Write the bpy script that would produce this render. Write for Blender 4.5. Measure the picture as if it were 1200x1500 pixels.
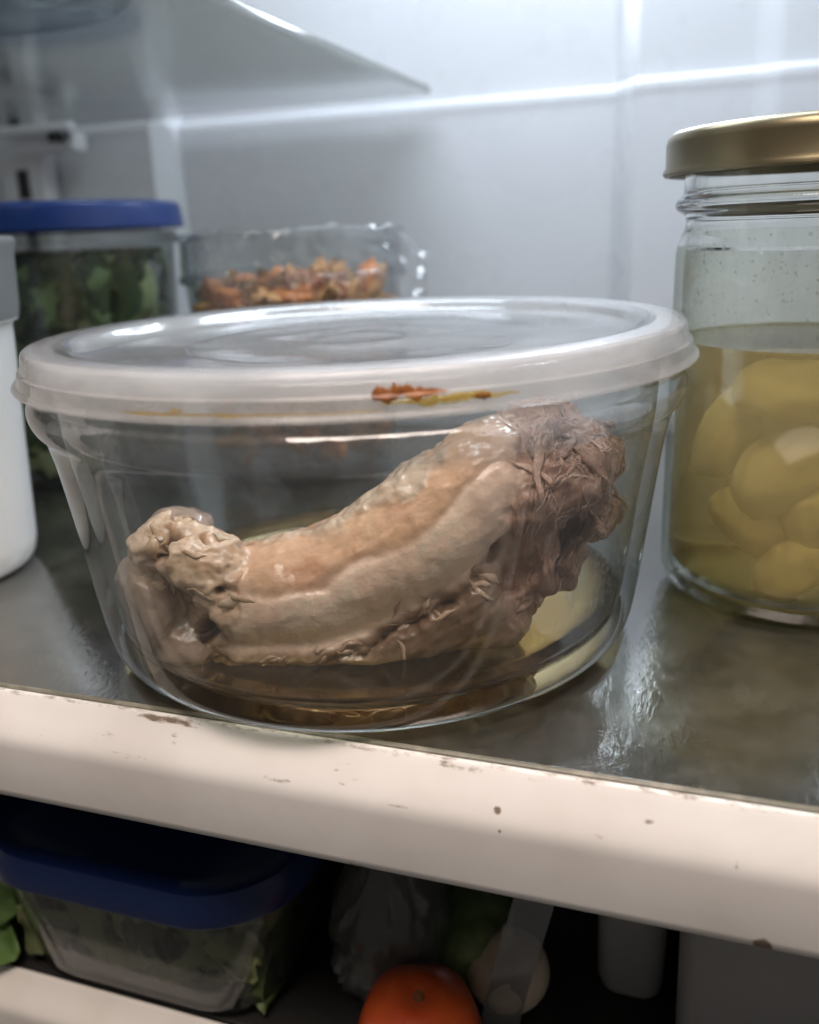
import bpy, bmesh, math, random
import numpy as np
from mathutils import Vector, Matrix

random.seed(7)
RNG = np.random.default_rng(11)
for o in list(bpy.data.objects):
    bpy.data.objects.remove(o)
SC = bpy.context.scene
COL = SC.collection
R = math.radians

# ------------------------------------------------------------------ camera
cam_d = bpy.data.cameras.new('camera')
cam = bpy.data.objects.new('camera', cam_d)
COL.objects.link(cam)
yaw, pitch, roll = R(19.136), R(17.884), R(2.329)
fw = Vector((-math.sin(yaw) * math.cos(pitch), math.cos(yaw) * math.cos(pitch), -math.sin(pitch)))
rt = Vector((math.cos(yaw), math.sin(yaw), 0))
up = rt.cross(fw)
rt2 = rt * math.cos(roll) - up * math.sin(roll)
up2 = up * math.cos(roll) + rt * math.sin(roll)
cam.matrix_world = Matrix(((rt2.x, up2.x, -fw.x, 0.0973), (rt2.y, up2.y, -fw.y, -0.2420),
                           (rt2.z, up2.z, -fw.z, 0.1169), (0, 0, 0, 1)))
cam_d.sensor_fit = 'VERTICAL'
cam_d.sensor_height = 36.0
cam_d.lens = 1291.9 / 1500 * 36.0
cam_d.clip_start = 0.005
cam_d.clip_end = 20
cam_d.dof.use_dof = True
cam_d.dof.focus_distance = 0.222
cam_d.dof.aperture_fstop = 8.5
SC.camera = cam

# ------------------------------------------------------------------ world and lamps
W = bpy.data.worlds.new('World')
SC.world = W
W.use_nodes = True
W.node_tree.nodes['Background'].inputs[0].default_value = (1.0, 0.90, 0.80, 1)
W.node_tree.nodes['Background'].inputs[1].default_value = 0.10

def area(name, loc, target, sx, sy, watts, col):
    d = bpy.data.lights.new(name, 'AREA')
    d.shape = 'RECTANGLE'
    d.size, d.size_y, d.energy, d.color = sx, sy, watts, col
    o = bpy.data.objects.new(name, d)
    COL.objects.link(o)
    o.location = loc
    o.rotation_euler = (Vector(target) - Vector(loc)).to_track_quat('-Z', 'Y').to_euler()
    return o

area('fridge_lamp', (-0.01, 0.150, 0.400), (-0.01, 0.20, 0.0), 0.28, 0.09, 1.30, (0.78, 0.88, 1.0))
area('fridge_led_strip', (0.050, 0.286, 0.300), (0.050, -0.2, 0.20), 0.075, 0.12, 1.2, (0.82, 0.91, 1.0))
area('kitchen_ceiling_lamp', (0.18, -0.33, 0.92), (0.03, -0.05, 0.0), 0.80, 0.34, 15.5, (1.0, 0.85, 0.755))

SC.view_settings.view_transform = 'Standard'
SC.view_settings.look = 'None'
SC.view_settings.exposure = 0.0
SC.view_settings.gamma = 1.0
cy = SC.cycles
SC.render.engine = 'CYCLES'
cy.max_bounces = 10
cy.transmission_bounces = 10
cy.glossy_bounces = 5
cy.diffuse_bounces = 3
cy.transparent_max_bounces = 24
cy.volume_bounces = 1
cy.caustics_refractive = True
cy.caustics_reflective = True
cy.blur_glossy = 0.6
cy.sample_clamp_indirect = 5.0
cy.use_adaptive_sampling = True
cy.adaptive_threshold = 0.065
cy.use_denoising = True
cy.denoiser = 'OPENIMAGEDENOISE'

# ------------------------------------------------------------------ helpers
def tag(o, label=None, cat=None, group=None, kind=None):
    if label: o['label'] = label
    if cat: o['category'] = cat
    if group: o['group'] = group
    if kind: o['kind'] = kind
    return o

def mk(name, verts, faces, mat, parent=None, smooth=True, loc=None, angle=40):
    me = bpy.data.meshes.new(name)
    me.from_pydata([tuple(map(float, v)) for v in verts], [], faces)
    bm = bmesh.new(); bm.from_mesh(me)
    bmesh.ops.recalc_face_normals(bm, faces=bm.faces)
    bm.to_mesh(me); bm.free()
    o = bpy.data.objects.new(name, me)
    COL.objects.link(o)
    for m in (mat if isinstance(mat, (list, tuple)) else [mat]):
        me.materials.append(m)
    if smooth:
        me.shade_smooth()
        if angle:
            me.set_sharp_from_angle(angle=R(angle))
    if parent is not None: o.parent = parent
    if loc is not None: o.location = loc
    return o

def empty(name, loc=(0, 0, 0), rz=0.0):
    o = bpy.data.objects.new(name, None)
    COL.objects.link(o)
    o.location = loc
    o.rotation_euler = (0, 0, rz)
    o.empty_display_size = 0.02
    return o

def lathe(profile, seg=160, closed=False, mat_of=None):
    """profile of (r, z); r = 0 ends become poles"""
    V, F, M = [], [], []
    idx = []
    for (r, z) in profile:
        if r < 1e-9:
            idx.append([len(V)]); V.append((0, 0, z))
        else:
            idx.append(list(range(len(V), len(V) + seg)))
            for k in range(seg):
                a = 2 * math.pi * k / seg
                V.append((r * math.cos(a), r * math.sin(a), z))
    n = len(profile)
    for i in range(n if closed else n - 1):
        a, b = idx[i], idx[(i + 1) % n]
        for k in range(seg):
            k2 = (k + 1) % seg
            if len(a) == 1 and len(b) == 1: continue
            if len(a) == 1: F.append((a[0], b[k], b[k2]))
            elif len(b) == 1: F.append((a[k], b[0], a[k2]))
            else: F.append((a[k], b[k], b[k2], a[k2]))
            M.append(mat_of(i) if mat_of else 0)
    return V, F, M

def spline(pts, n):
    """Catmull-Rom through the points (used for smooth profiles)"""
    P = [np.array(p, float) for p in pts]
    P = [2 * P[0] - P[1]] + P + [2 * P[-1] - P[-2]]
    out = []
    for i in range(1, len(P) - 2):
        for k in range(n):
            t = k / n
            a, b, c, d = P[i - 1], P[i], P[i + 1], P[i + 2]
            out.append(0.5 * ((2 * b) + (c - a) * t + (2 * a - 5 * b + 4 * c - d) * t * t + (3 * b - a - 3 * c + d) * t ** 3))
    out.append(P[-2])
    return [tuple(v) for v in out]

def rrect(w, d, rad, n=8):
    """rounded rectangle outline centred at 0"""
    out = []
    rad = min(rad, w / 2 - 1e-4, d / 2 - 1e-4)
    for q, (sx, sy) in enumerate(((1, 1), (-1, 1), (-1, -1), (1, -1))):
        for k in range(n + 1):
            a = math.pi / 2 * (q + k / n)
            out.append((sx * (w / 2 - rad) + rad * math.cos(a), sy * (d / 2 - rad) + rad * math.sin(a)))
    return out

def loft(loops, cap0=True, cap1=True):
    V, F = [], []
    n = len(loops[0])
    for L in loops: V += L
    for i in range(len(loops) - 1):
        for k in range(n):
            k2 = (k + 1) % n
            F.append((i * n + k, i * n + k2, (i + 1) * n + k2, (i + 1) * n + k))
    if cap0: F.append(tuple(range(n))[::-1])
    if cap1: F.append(tuple((len(loops) - 1) * n + k for k in range(n)))
    return V, F

def rbox(levels, n=8, **k):
    """levels of (w, d, corner radius, z)"""
    return loft([[(x, y, z) for x, y in rrect(w, d, r, n)] for (w, d, r, z) in levels], **k)

def extrude_x(profile, x0, x1, nx=2, close=True):
    """closed (y, z) profile swept along x"""
    xs = np.linspace(x0, x1, nx)
    return loft([[(x, y, z) for y, z in profile] for x in xs], cap0=close, cap1=close)

def box(x0, x1, y0, y1, z0, z1):
    V = [(x, y, z) for z in (z0, z1) for y in (y0, y1) for x in (x0, x1)]
    F = [(0, 2, 3, 1), (4, 5, 7, 6), (0, 1, 5, 4), (2, 6, 7, 3), (0, 4, 6, 2), (1, 3, 7, 5)]
    return V, F

def bevelled(name, b, rad, mat, parent=None, seg=3, loc=None):
    V, F = box(*b)
    me = bpy.data.meshes.new(name)
    me.from_pydata(V, [], F)
    bm = bmesh.new(); bm.from_mesh(me)
    bmesh.ops.recalc_face_normals(bm, faces=bm.faces)
    bmesh.ops.bevel(bm, geom=list(bm.edges), offset=rad, segments=seg, profile=0.5, affect='EDGES')
    bm.to_mesh(me); bm.free()
    o = bpy.data.objects.new(name, me); COL.objects.link(o)
    me.materials.append(mat); me.shade_smooth(); me.set_sharp_from_angle(angle=R(50))
    if parent is not None: o.parent = parent
    if loc is not None: o.location = loc
    return o

def tube(path, rad, seg=10):
    P = [Vector(p) for p in path]
    loops = []
    for i, p in enumerate(P):
        t = (P[min(i + 1, len(P) - 1)] - P[max(i - 1, 0)]).normalized()
        a = t.cross(Vector((0, 0, 1)))
        if a.length < 1e-4: a = t.cross(Vector((1, 0, 0)))
        a.normalize(); b = t.cross(a)
        r = rad[i] if isinstance(rad, (list, tuple)) else rad
        loops.append([tuple(p + a * r * math.cos(2 * math.pi * k / seg) + b * r * math.sin(2 * math.pi * k / seg)) for k in range(seg)])
    return loft(loops)

# vectorised gradient noise
_perm = np.random.default_rng(3).permutation(256)
_perm = np.concatenate([_perm, _perm, _perm])
_g = np.random.default_rng(4).normal(size=(256, 3))
_g /= np.linalg.norm(_g, axis=1)[:, None]
def noise3(P):
    P = np.asarray(P, float)
    i = np.floor(P).astype(int); f = P - i; i &= 255
    u = f * f * f * (f * (f * 6 - 15) + 10)
    out = 0
    for dx in (0, 1):
        for dy in (0, 1):
            for dz in (0, 1):
                h = _perm[_perm[_perm[i[:, 0] + dx] + i[:, 1] + dy] + i[:, 2] + dz]
                g = _g[h]
                d = f - np.array([dx, dy, dz])
                w = (u[:, 0] if dx else 1 - u[:, 0]) * (u[:, 1] if dy else 1 - u[:, 1]) * (u[:, 2] if dz else 1 - u[:, 2])
                out = out + w * (g * d).sum(1)
    return out * 1.5
def fbm(P, oct=4, gain=0.5):
    a, s, t = 1.0, 0, np.asarray(P, float)
    for k in range(oct):
        s = s + a * noise3(t + 17.3 * k); a *= gain; t = t * 2.03
    return s
def ridged(P, oct=4):
    a, s, t = 1.0, 0, np.asarray(P, float)
    for k in range(oct):
        s = s + a * (1 - np.abs(noise3(t + 9.1 * k)) * 2); a *= 0.5; t = t * 2.07
    return s - 1.0
def sstep(a, b, x):
    t = np.clip((x - a) / (b - a), 0, 1)
    return t * t * (3 - 2 * t)

# ------------------------------------------------------------------ materials
def nodes_of(m):
    return m.node_tree.nodes, m.node_tree.links

def pmat(name, base=(0.8, 0.8, 0.8), rough=0.4, trans=0.0, ior=1.45, metal=0.0, spec=0.5, sss=0.0, sss_r=(0.003, 0.0015, 0.001),
         coat=0.0, coat_r=0.1, noise=None, bump=None, rough_noise=None, sheen=0.0, alpha=1.0):
    """noise = (scale, colour2, lo, hi); bump = (scale, strength, distance); rough_noise = (scale, r_lo, r_hi)"""
    m = bpy.data.materials.new(name)
    m.use_nodes = True
    N, L = nodes_of(m)
    b = N['Principled BSDF']
    b.inputs['Base Color'].default_value = (*base, 1)
    b.inputs['Roughness'].default_value = rough
    b.inputs['Transmission Weight'].default_value = trans
    b.inputs['IOR'].default_value = ior
    b.inputs['Metallic'].default_value = metal
    b.inputs['Specular IOR Level'].default_value = spec
    b.inputs['Coat Weight'].default_value = coat
    b.inputs['Coat Roughness'].default_value = coat_r
    b.inputs['Alpha'].default_value = alpha
    if sss:
        b.inputs['Subsurface Weight'].default_value = sss
        b.inputs['Subsurface Radius'].default_value = sss_r
        b.inputs['Subsurface Scale'].default_value = 1.0
    tc = N.new('ShaderNodeTexCoord')
    def nz(scale, detail=5):
        n = N.new('ShaderNodeTexNoise')
        n.inputs['Scale'].default_value = scale
        n.inputs['Detail'].default_value = detail
        L.new(tc.outputs['Object'], n.inputs['Vector'])
        return n
    if noise:
        n = nz(noise[0])
        mr = N.new('ShaderNodeMapRange')
        mr.inputs[1].default_value, mr.inputs[2].default_value = noise[2], noise[3]
        L.new(n.outputs['Fac'], mr.inputs[0])
        mx = N.new('ShaderNodeMix'); mx.data_type = 'RGBA'
        mx.inputs[6].default_value = (*base, 1); mx.inputs[7].default_value = (*noise[1], 1)
        L.new(mr.outputs[0], mx.inputs[0]); L.new(mx.outputs[2], b.inputs['Base Color'])
    if rough_noise:
        n = nz(rough_noise[0])
        mr = N.new('ShaderNodeMapRange')
        mr.inputs[1].default_value, mr.inputs[2].default_value = 0.35, 0.65
        mr.inputs[3].default_value, mr.inputs[4].default_value = rough_noise[1], rough_noise[2]
        L.new(n.outputs['Fac'], mr.inputs[0]); L.new(mr.outputs[0], b.inputs['Roughness'])
    if bump:
        n = nz(bump[0])
        bp = N.new('ShaderNodeBump')
        bp.inputs['Strength'].default_value = bump[1]
        bp.inputs['Distance'].default_value = bump[2]
        L.new(n.outputs['Fac'], bp.inputs['Height']); L.new(bp.outputs[0], b.inputs['Normal'])
    return m

def glass(name, col=(1, 1, 1), rough=0.0, ior=1.5, bump=None, absorb=None):
    m = pmat(name, col, rough, 1.0, ior, bump=bump)
    if absorb:
        N, L = nodes_of(m)
        v = N.new('ShaderNodeVolumeAbsorption')
        v.inputs['Color'].default_value = (*absorb[0], 1)
        v.inputs['Density'].default_value = absorb[1]
        L.new(v.outputs[0], N['Material Output'].inputs['Volume'])
    return m

def thin(name, tint=(0.97, 0.985, 0.98), edge=(0.62, 0.70, 0.66), rough=0.02, milk=0.0, milk_col=(0.85, 0.85, 0.85), bump=None, f0=0.04, milk_noise=None, through=0.6):
    """thin clear wall: light passes straight through, reflection grows towards grazing, longer way through the wall darkens it"""
    m = bpy.data.materials.new(name); m.use_nodes = True
    N, L = nodes_of(m)
    N.remove(N['Principled BSDF'])
    out = N['Material Output']
    tc = N.new('ShaderNodeTexCoord')
    lw = N.new('ShaderNodeLayerWeight'); lw.inputs['Blend'].default_value = 0.5
    def mth(op, a, b):
        n = N.new('ShaderNodeMath'); n.operation = op
        for i, v in enumerate((a, b)):
            if isinstance(v, (int, float)): n.inputs[i].default_value = v
            else: L.new(v, n.inputs[i])
        return n.outputs[0]
    fac = lw.outputs['Facing']
    fres = mth('ADD', mth('MULTIPLY', mth('POWER', fac, 5.0), 1 - f0), f0)
    mx = N.new('ShaderNodeMix'); mx.data_type = 'RGBA'
    mx.inputs[6].default_value = (*tint, 1); mx.inputs[7].default_value = (*edge, 1)
    L.new(mth('POWER', fac, 3.0), mx.inputs[0])
    tr = N.new('ShaderNodeBsdfTransparent'); L.new(mx.outputs[2], tr.inputs[0])
    gl = N.new('ShaderNodeBsdfGlossy'); gl.inputs['Roughness'].default_value = rough
    if bump:
        n = N.new('ShaderNodeTexNoise'); n.inputs['Scale'].default_value = bump[0]; n.inputs['Detail'].default_value = 4
        L.new(tc.outputs['Object'], n.inputs['Vector'])
        bp = N.new('ShaderNodeBump'); bp.inputs['Strength'].default_value = bump[1]; bp.inputs['Distance'].default_value = bump[2]
        L.new(n.outputs['Fac'], bp.inputs['Height']); L.new(bp.outputs[0], gl.inputs['Normal'])
    base = tr.outputs[0]
    if milk:
        df = N.new('ShaderNodeBsdfDiffuse'); df.inputs[0].default_value = (*milk_col, 1)
        tl = N.new('ShaderNodeBsdfTranslucent'); tl.inputs[0].default_value = (*milk_col, 1)
        m1 = N.new('ShaderNodeMixShader'); m1.inputs[0].default_value = through
        L.new(df.outputs[0], m1.inputs[1]); L.new(tl.outputs[0], m1.inputs[2])
        m2 = N.new('ShaderNodeMixShader'); m2.inputs[0].default_value = milk
        if milk_noise:
            n = N.new('ShaderNodeTexNoise'); n.inputs['Scale'].default_value = 1.0; n.inputs['Detail'].default_value = 6
            mp = N.new('ShaderNodeMapping'); mp.inputs['Scale'].default_value = milk_noise[0]
            L.new(tc.outputs['Object'], mp.inputs['Vector']); L.new(mp.outputs[0], n.inputs['Vector'])
            mr = N.new('ShaderNodeMapRange'); mr.inputs[1].default_value = 0.3; mr.inputs[2].default_value = 0.7
            mr.inputs[3].default_value = milk_noise[1]; mr.inputs[4].default_value = milk_noise[2]
            L.new(n.outputs['Fac'], mr.inputs[0]); L.new(mr.outputs[0], m2.inputs[0])
        L.new(base, m2.inputs[1]); L.new(m1.outputs[0], m2.inputs[2])
        base = m2.outputs[0]
    mf = N.new('ShaderNodeMixShader')
    L.new(fres, mf.inputs[0]); L.new(base, mf.inputs[1]); L.new(gl.outputs[0], mf.inputs[2])
    L.new(mf.outputs[0], out.inputs['Surface'])
    return m

M_liner = pmat('liner_plastic', (0.72, 0.73, 0.75), 0.30, bump=(55, 0.10, 0.001), rough_noise=(25, 0.22, 0.38))
M_glass = glass('clear_glass', (0.84, 0.96, 0.94), 0.0, 1.47, bump=(38, 0.05, 0.001))
M_rim = thin('bowl_rim_glass', (0.90, 0.92, 0.915), (0.20, 0.24, 0.225), 0.03, milk=0.05, bump=(70, 0.35, 0.0015), f0=0.16)
M_bowlwall = thin('bowl_wall_glass', (0.982, 0.988, 0.985), (0.58, 0.63, 0.61), 0.02, milk=0.04, milk_col=(0.78, 0.80, 0.80), milk_noise=((90, 90, 50), 0.002, 0.030), bump=(45, 0.05, 0.001))
M_jarglass = thin('jar_glass', (0.975, 0.985, 0.96), (0.42, 0.46, 0.34), 0.03, bump=(60, 0.15, 0.001))
M_jarneck = glass('jar_neck_glass', (0.99, 1.0, 0.98), 0.0, 1.45)
M_jarfog = thin('jar_fogged_inside', (0.95, 0.96, 0.93), (0.45, 0.47, 0.38), 0.10, milk=0.2, milk_col=(0.75, 0.76, 0.72), milk_noise=((230, 230, 38), 0.02, 0.22), bump=(260, 0.9, 0.0016), f0=0.08)
M_thinplastic = thin('clear_plastic', (0.94, 0.95, 0.95), (0.55, 0.58, 0.60), 0.10, milk=0.02, bump=(60, 0.1, 0.001))

# ------------------------------------------------------------------ the fridge
def back_wall():
    xs = np.unique(np.concatenate([np.linspace(-0.41, 0.27, 70), np.linspace(-0.252, -0.228, 28), np.linspace(0.034, 0.058, 28), np.linspace(0.108, 0.128, 18)]))
    zs = np.unique(np.concatenate([np.linspace(-0.13, 0.47, 50), np.linspace(0.172, 0.200, 36)]))
    X, Z = np.meshgrid(xs, zs)
    x, z = X.ravel(), Z.ravel()
    fwd = 0.022 * (1 - sstep(-0.2465, -0.2385, x)) + 0.022 * sstep(0.0370, 0.0540, x) + 0.005 * sstep(0.108, 0.124, x)
    up_ = sstep(0.1848, 0.1872, z)
    lip = np.exp(-((z - 0.1815) / 0.0028) ** 2) * 0.0005
    y = 0.300 - fwd + 0.005 * up_ - lip + 0.0009 * noise3(np.stack([x * 14, z * 14, 0 * x], 1))
    n, m = len(xs), len(zs)
    F = [(j * n + i, j * n + i + 1, (j + 1) * n + i + 1, (j + 1) * n + i) for j in range(m - 1) for i in range(n - 1)]
    o = mk('back_wall', np.stack([x, y, z], 1), F, M_liner, angle=60)
    return tag(o, kind='structure')
back_wall()
for nm, b in (('side_wall_left', (-0.425, -0.40, -0.16, 0.32, -0.16, 0.47)), ('side_wall_right', (0.262, 0.287, -0.16, 0.32, -0.16, 0.47)),
              ('ceiling', (-0.425, 0.287, -0.10, 0.32, 0.455, 0.48))):
    tag(bevelled(nm, b, 0.004, M_liner), kind='structure')

# dirt and chips on the white front edge: marks with their own outlines, centre (x, z), half size
def trim_material():
    m = pmat('white_trim_plastic', (0.80, 0.77, 0.74), 0.27, bump=(240, 0.05, 0.0006))
    N, L = nodes_of(m)
    b = N['Principled BSDF']
    tc = N.new('ShaderNodeTexCoord')
    sep = N.new('ShaderNodeSeparateXYZ'); L.new(tc.outputs['Object'], sep.inputs[0])
    nz = N.new('ShaderNodeTexNoise'); nz.inputs['Scale'].default_value = 420; nz.inputs['Detail'].default_value = 8
    nz.inputs['Roughness'].default_value = 0.7
    mp = N.new('ShaderNodeMapping'); mp.inputs['Scale'].default_value = (0.35, 1, 1)
    L.new(tc.outputs['Object'], mp.inputs['Vector']); L.new(mp.outputs[0], nz.inputs['Vector'])
    def math_(op, a, b_=None, clamp=False):
        n = N.new('ShaderNodeMath'); n.operation = op; n.use_clamp = clamp
        for i, v in enumerate((a, b_)):
            if v is None: continue
            if isinstance(v, (int, float)): n.inputs[i].default_value = v
            else: L.new(v, n.inputs[i])
        return n.outputs[0]
    marks = [(-0.0290, -0.0008, 0.0170, 0.0013, 1.25), (-0.0380, -0.0093, 0.0120, 0.0016, 0.75), (-0.0660, -0.0080, 0.020, 0.0008, 0.55),
             (-0.0255, -0.0040, 0.0018, 0.0020, 0.8), (0.0480, -0.0008, 0.0110, 0.0012, 0.9), (0.0587, -0.0074, 0.0014, 0.0014, 1.5),
             (0.0595, -0.0117, 0.0007, 0.0006, 1.4), (0.0911, -0.0050, 0.0022, 0.0008, 1.1), (0.1090, -0.0098, 0.0007, 0.0030, 0.9),
             (0.0348, -0.0100, 0.0050, 0.0008, 0.8), (0.0636, -0.0275, 0.0032, 0.0012, 0.7), (0.0062, -0.0085, 0.0150, 0.0014, 0.62),
             (0.0602, -0.0200, 0.0010, 0.0050, 0.5), (0.0250, -0.0290, 0.0060, 0.0006, 0.7), (-0.0480, -0.0060, 0.0200, 0.0030, 0.42), (0.0200, -0.0060, 0.0250, 0.0040, 0.40), (0.0800, -0.0100, 0.0200, 0.0030, 0.40), (0.1300, -0.0120, 0.0100, 0.0010, 0.7), (0.0680, -0.0010, 0.0100, 0.0011, 0.85), (0.1155, -0.0290, 0.0026, 0.0034, 2.2)]
    tot = None
    for (cx, cz, hx, hz, amp) in marks:
        dx = math_('DIVIDE', math_('SUBTRACT', sep.outputs[0], cx), hx)
        dz = math_('DIVIDE', math_('SUBTRACT', sep.outputs[2], cz), hz)
        d = math_('ADD', math_('MULTIPLY', dx, dx), math_('MULTIPLY', dz, dz))
        f = math_('MULTIPLY', math_('SUBTRACT', 1.0, d, True), amp)
        tot = f if tot is None else math_('MAXIMUM', tot, f)
    # grime in the seam along the glass, and fine specks all over
    seam = math_('MULTIPLY', math_('SUBTRACT', math_('MULTIPLY', sep.outputs[2], 1 / 0.0016), -1.0, True), 0.75)
    tot = math_('MAXIMUM', tot, math_('MULTIPLY', seam, 1.0))
    tot = math_('MAXIMUM', tot, 0.10)
    # break every mark up with the fine noise
    v = math_('SUBTRACT', math_('ADD', math_('MULTIPLY', tot, 0.31), nz.outputs['Fac']), 0.71)
    mask = math_('MULTIPLY', v, 6.0, True)
    big = N.new('ShaderNodeTexNoise'); big.inputs['Scale'].default_value = 30; big.inputs['Detail'].default_value = 4
    L.new(tc.outputs['Object'], big.inputs['Vector'])
    mr = N.new('ShaderNodeMapRange'); mr.inputs[1].default_value = 0.35; mr.inputs[2].default_value = 0.75
    L.new(big.outputs['Fac'], mr.inputs[0])
    mx0 = N.new('ShaderNodeMix'); mx0.data_type = 'RGBA'
    mx0.inputs[6].default_value = (0.80, 0.785, 0.77, 1); mx0.inputs[7].default_value = (0.70, 0.675, 0.65, 1)
    L.new(mr.outputs[0], mx0.inputs[0])
    mx = N.new('ShaderNodeMix'); mx.data_type = 'RGBA'
    mx.inputs[7].default_value = (0.20, 0.15, 0.11, 1)
    L.new(mask, mx.inputs[0]); L.new(mx0.outputs[2], mx.inputs[6]); L.new(mx.outputs[2], b.inputs['Base Color'])
    ro = math_('ADD', 0.26, math_('MULTIPLY', mask, 0.4)); L.new(ro, b.inputs['Roughness'])
    return m
M_trim = trim_material()

def shelf_glass_material():
    m = pmat('shelf_glass', (0.055, 0.060, 0.052), 0.2, 0.0, 2.9, spec=0.5)
    N, L = nodes_of(m)
    b = N['Principled BSDF']
    tc = N.new('ShaderNodeTexCoord')
    n1 = N.new('ShaderNodeTexNoise'); n1.inputs['Scale'].default_value = 75; n1.inputs['Detail'].default_value = 9; n1.inputs['Roughness'].default_value = 0.62; n1.inputs['Distortion'].default_value = 0.2
    n2 = N.new('ShaderNodeTexNoise'); n2.inputs['Scale'].default_value = 520; n2.inputs['Detail'].default_value = 6
    n2.inputs['Distortion'].default_value = 0.6
    mp = N.new('ShaderNodeMapping'); mp.inputs['Scale'].default_value = (1, 0.45, 1); mp.inputs['Rotation'].default_value = (0, 0, 0.5)
    L.new(tc.outputs['Object'], n1.inputs['Vector']); L.new(tc.outputs['Object'], mp.inputs['Vector']); L.new(mp.outputs[0], n2.inputs['Vector'])
    mr = N.new('ShaderNodeMapRange'); mr.inputs[1].default_value = 0.3; mr.inputs[2].default_value = 0.7
    mr.inputs[3].default_value = 0.09; mr.inputs[4].default_value = 0.17
    L.new(n1.outputs['Fac'], mr.inputs[0]); L.new(mr.outputs[0], b.inputs['Roughness'])
    mx = N.new('ShaderNodeMix'); mx.data_type = 'RGBA'
    mx.inputs[6].default_value = (0.028, 0.030, 0.025, 1); mx.inputs[7].default_value = (0.056, 0.057, 0.048, 1)
    mr2 = N.new('ShaderNodeMapRange'); mr2.inputs[1].default_value = 0.36; mr2.inputs[2].default_value = 0.66
    L.new(n1.outputs['Fac'], mr2.inputs[0]); L.new(mr2.outputs[0], mx.inputs[0]); L.new(mx.outputs[2], b.inputs['Base Color'])
    bp = N.new('ShaderNodeBump'); bp.inputs['Strength'].default_value = 0.16; bp.inputs['Distance'].default_value = 0.0006
    L.new(n2.outputs['Fac'], bp.inputs['Height']); L.new(bp.outputs[0], b.inputs['Normal'])
    return m
M_shelf = shelf_glass_material()
M_seal = pmat('olive_glass_edge', (0.16, 0.155, 0.12), 0.35, spec=0.6, noise=(160, (0.30, 0.28, 0.23), 0.45, 0.7))

shelf = bevelled('fridge_shelf', (-0.40, 0.262, -0.0708, 0.272, -0.0045, 0.0), 0.0006, M_shelf)
tag(shelf, kind='structure')
V, F = extrude_x([(-0.0709, -0.004), (-0.0709, 0.0003), (-0.0712, 0.0006), (-0.0719, 0.0006), (-0.0723, 0.0002), (-0.0723, -0.004)], -0.40, 0.262)
mk('glass_edge', V, F, M_seal, shelf)
def trim_profile(y0):
    pts = [(y0, -0.0002), (y0 - 0.0008, 0.0002), (y0 - 0.0018, -0.0004), (y0 - 0.0050, -0.0048), (y0 - 0.0068, -0.0076), (y0 - 0.0080, -0.0100), (y0 - 0.0085, -0.0122), (y0 - 0.0086, -0.0150)]
    p = spline(pts, 4)
    p += [(y0 - 0.0085, -0.0270), (y0 - 0.0082, -0.0290), (y0 - 0.0072, -0.0300), (y0 + 0.012, -0.0300), (y0 + 0.012, -0.0050), (y0, -0.0050)]
    return p
V, F = extrude_x(trim_profile(-0.0724), -0.40, 0.262, nx=2)
mk('front_trim', V, F, M_trim, shelf, angle=50)

# lower shelf
M_lowshelf = pmat('lower_shelf_glass', (0.02, 0.02, 0.019), 0.4)
low = bevelled('lower_shelf', (-0.40, 0.262, -0.054, 0.272, -0.1295, -0.125), 0.0006, M_lowshelf)
tag(low, kind='structure')
M_trim2 = pmat('lower_trim_plastic', (0.78, 0.75, 0.71), 0.3, noise=(40, (0.70, 0.66, 0.61), 0.4, 0.7))
V, F = extrude_x([(y, z - 0.125) for y, z in trim_profile(-0.0550)], -0.40, 0.262)
mk('front_trim', V, F, M_trim2, low, angle=50)

# upper half-width shelf: glass plate, its right edge runs front to back
M_upglass = thin('smoky_shelf_glass', (0.86, 0.87, 0.85), (0.55, 0.57, 0.55), 0.16, milk=0.3, milk_col=(0.30, 0.31, 0.30), milk_noise=((9, 9, 9), 0.16, 0.28), bump=(20, 0.1, 0.001))
ush = bevelled('upper_half_shelf', (-0.396, -0.0635, -0.07, 0.288, 0.1885, 0.1930), 0.0006, M_upglass)
tag(ush, kind='structure')
# metal bracket and slotted track at the back left
M_white = pmat('white_enamel', (0.74, 0.74, 0.74), 0.35)
M_dark = pmat('dark_slot', (0.02, 0.02, 0.022), 0.6)
trk = empty('shelf_track', (-0.335, 0.268, 0.0))
tag(trk, 'slotted white shelf track on the back wall behind the blue lidded tub', 'shelf track')
bevelled('rail', (-0.016, 0.016, -0.006, 0.0085, -0.08, 0.44), 0.0015, M_white, trk)
for k in range(14):
    bevelled('slot', (-0.0045, 0.0045, -0.0068, -0.0052, -0.06 + 0.034 * k, -0.042 + 0.034 * k), 0.0003, M_dark, trk, seg=1)
brk = empty('shelf_bracket', (-0.335, 0.26, 0.188))
tag(brk, 'white shelf bracket arm hooked under the upper shelf at far left', 'bracket')
bevelled('arm', (-0.006, 0.048, -0.004, 0.010, -0.018, -0.006), 0.002, M_white, brk)
bevelled('tongue', (-0.004, 0.052, -0.012, -0.0045, -0.0065, -0.0012), 0.001, M_white, brk)
bevelled('clip', (0.036, 0.044, -0.0135, -0.0065, -0.0125, -0.0070), 0.001, M_dark, brk)

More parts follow.
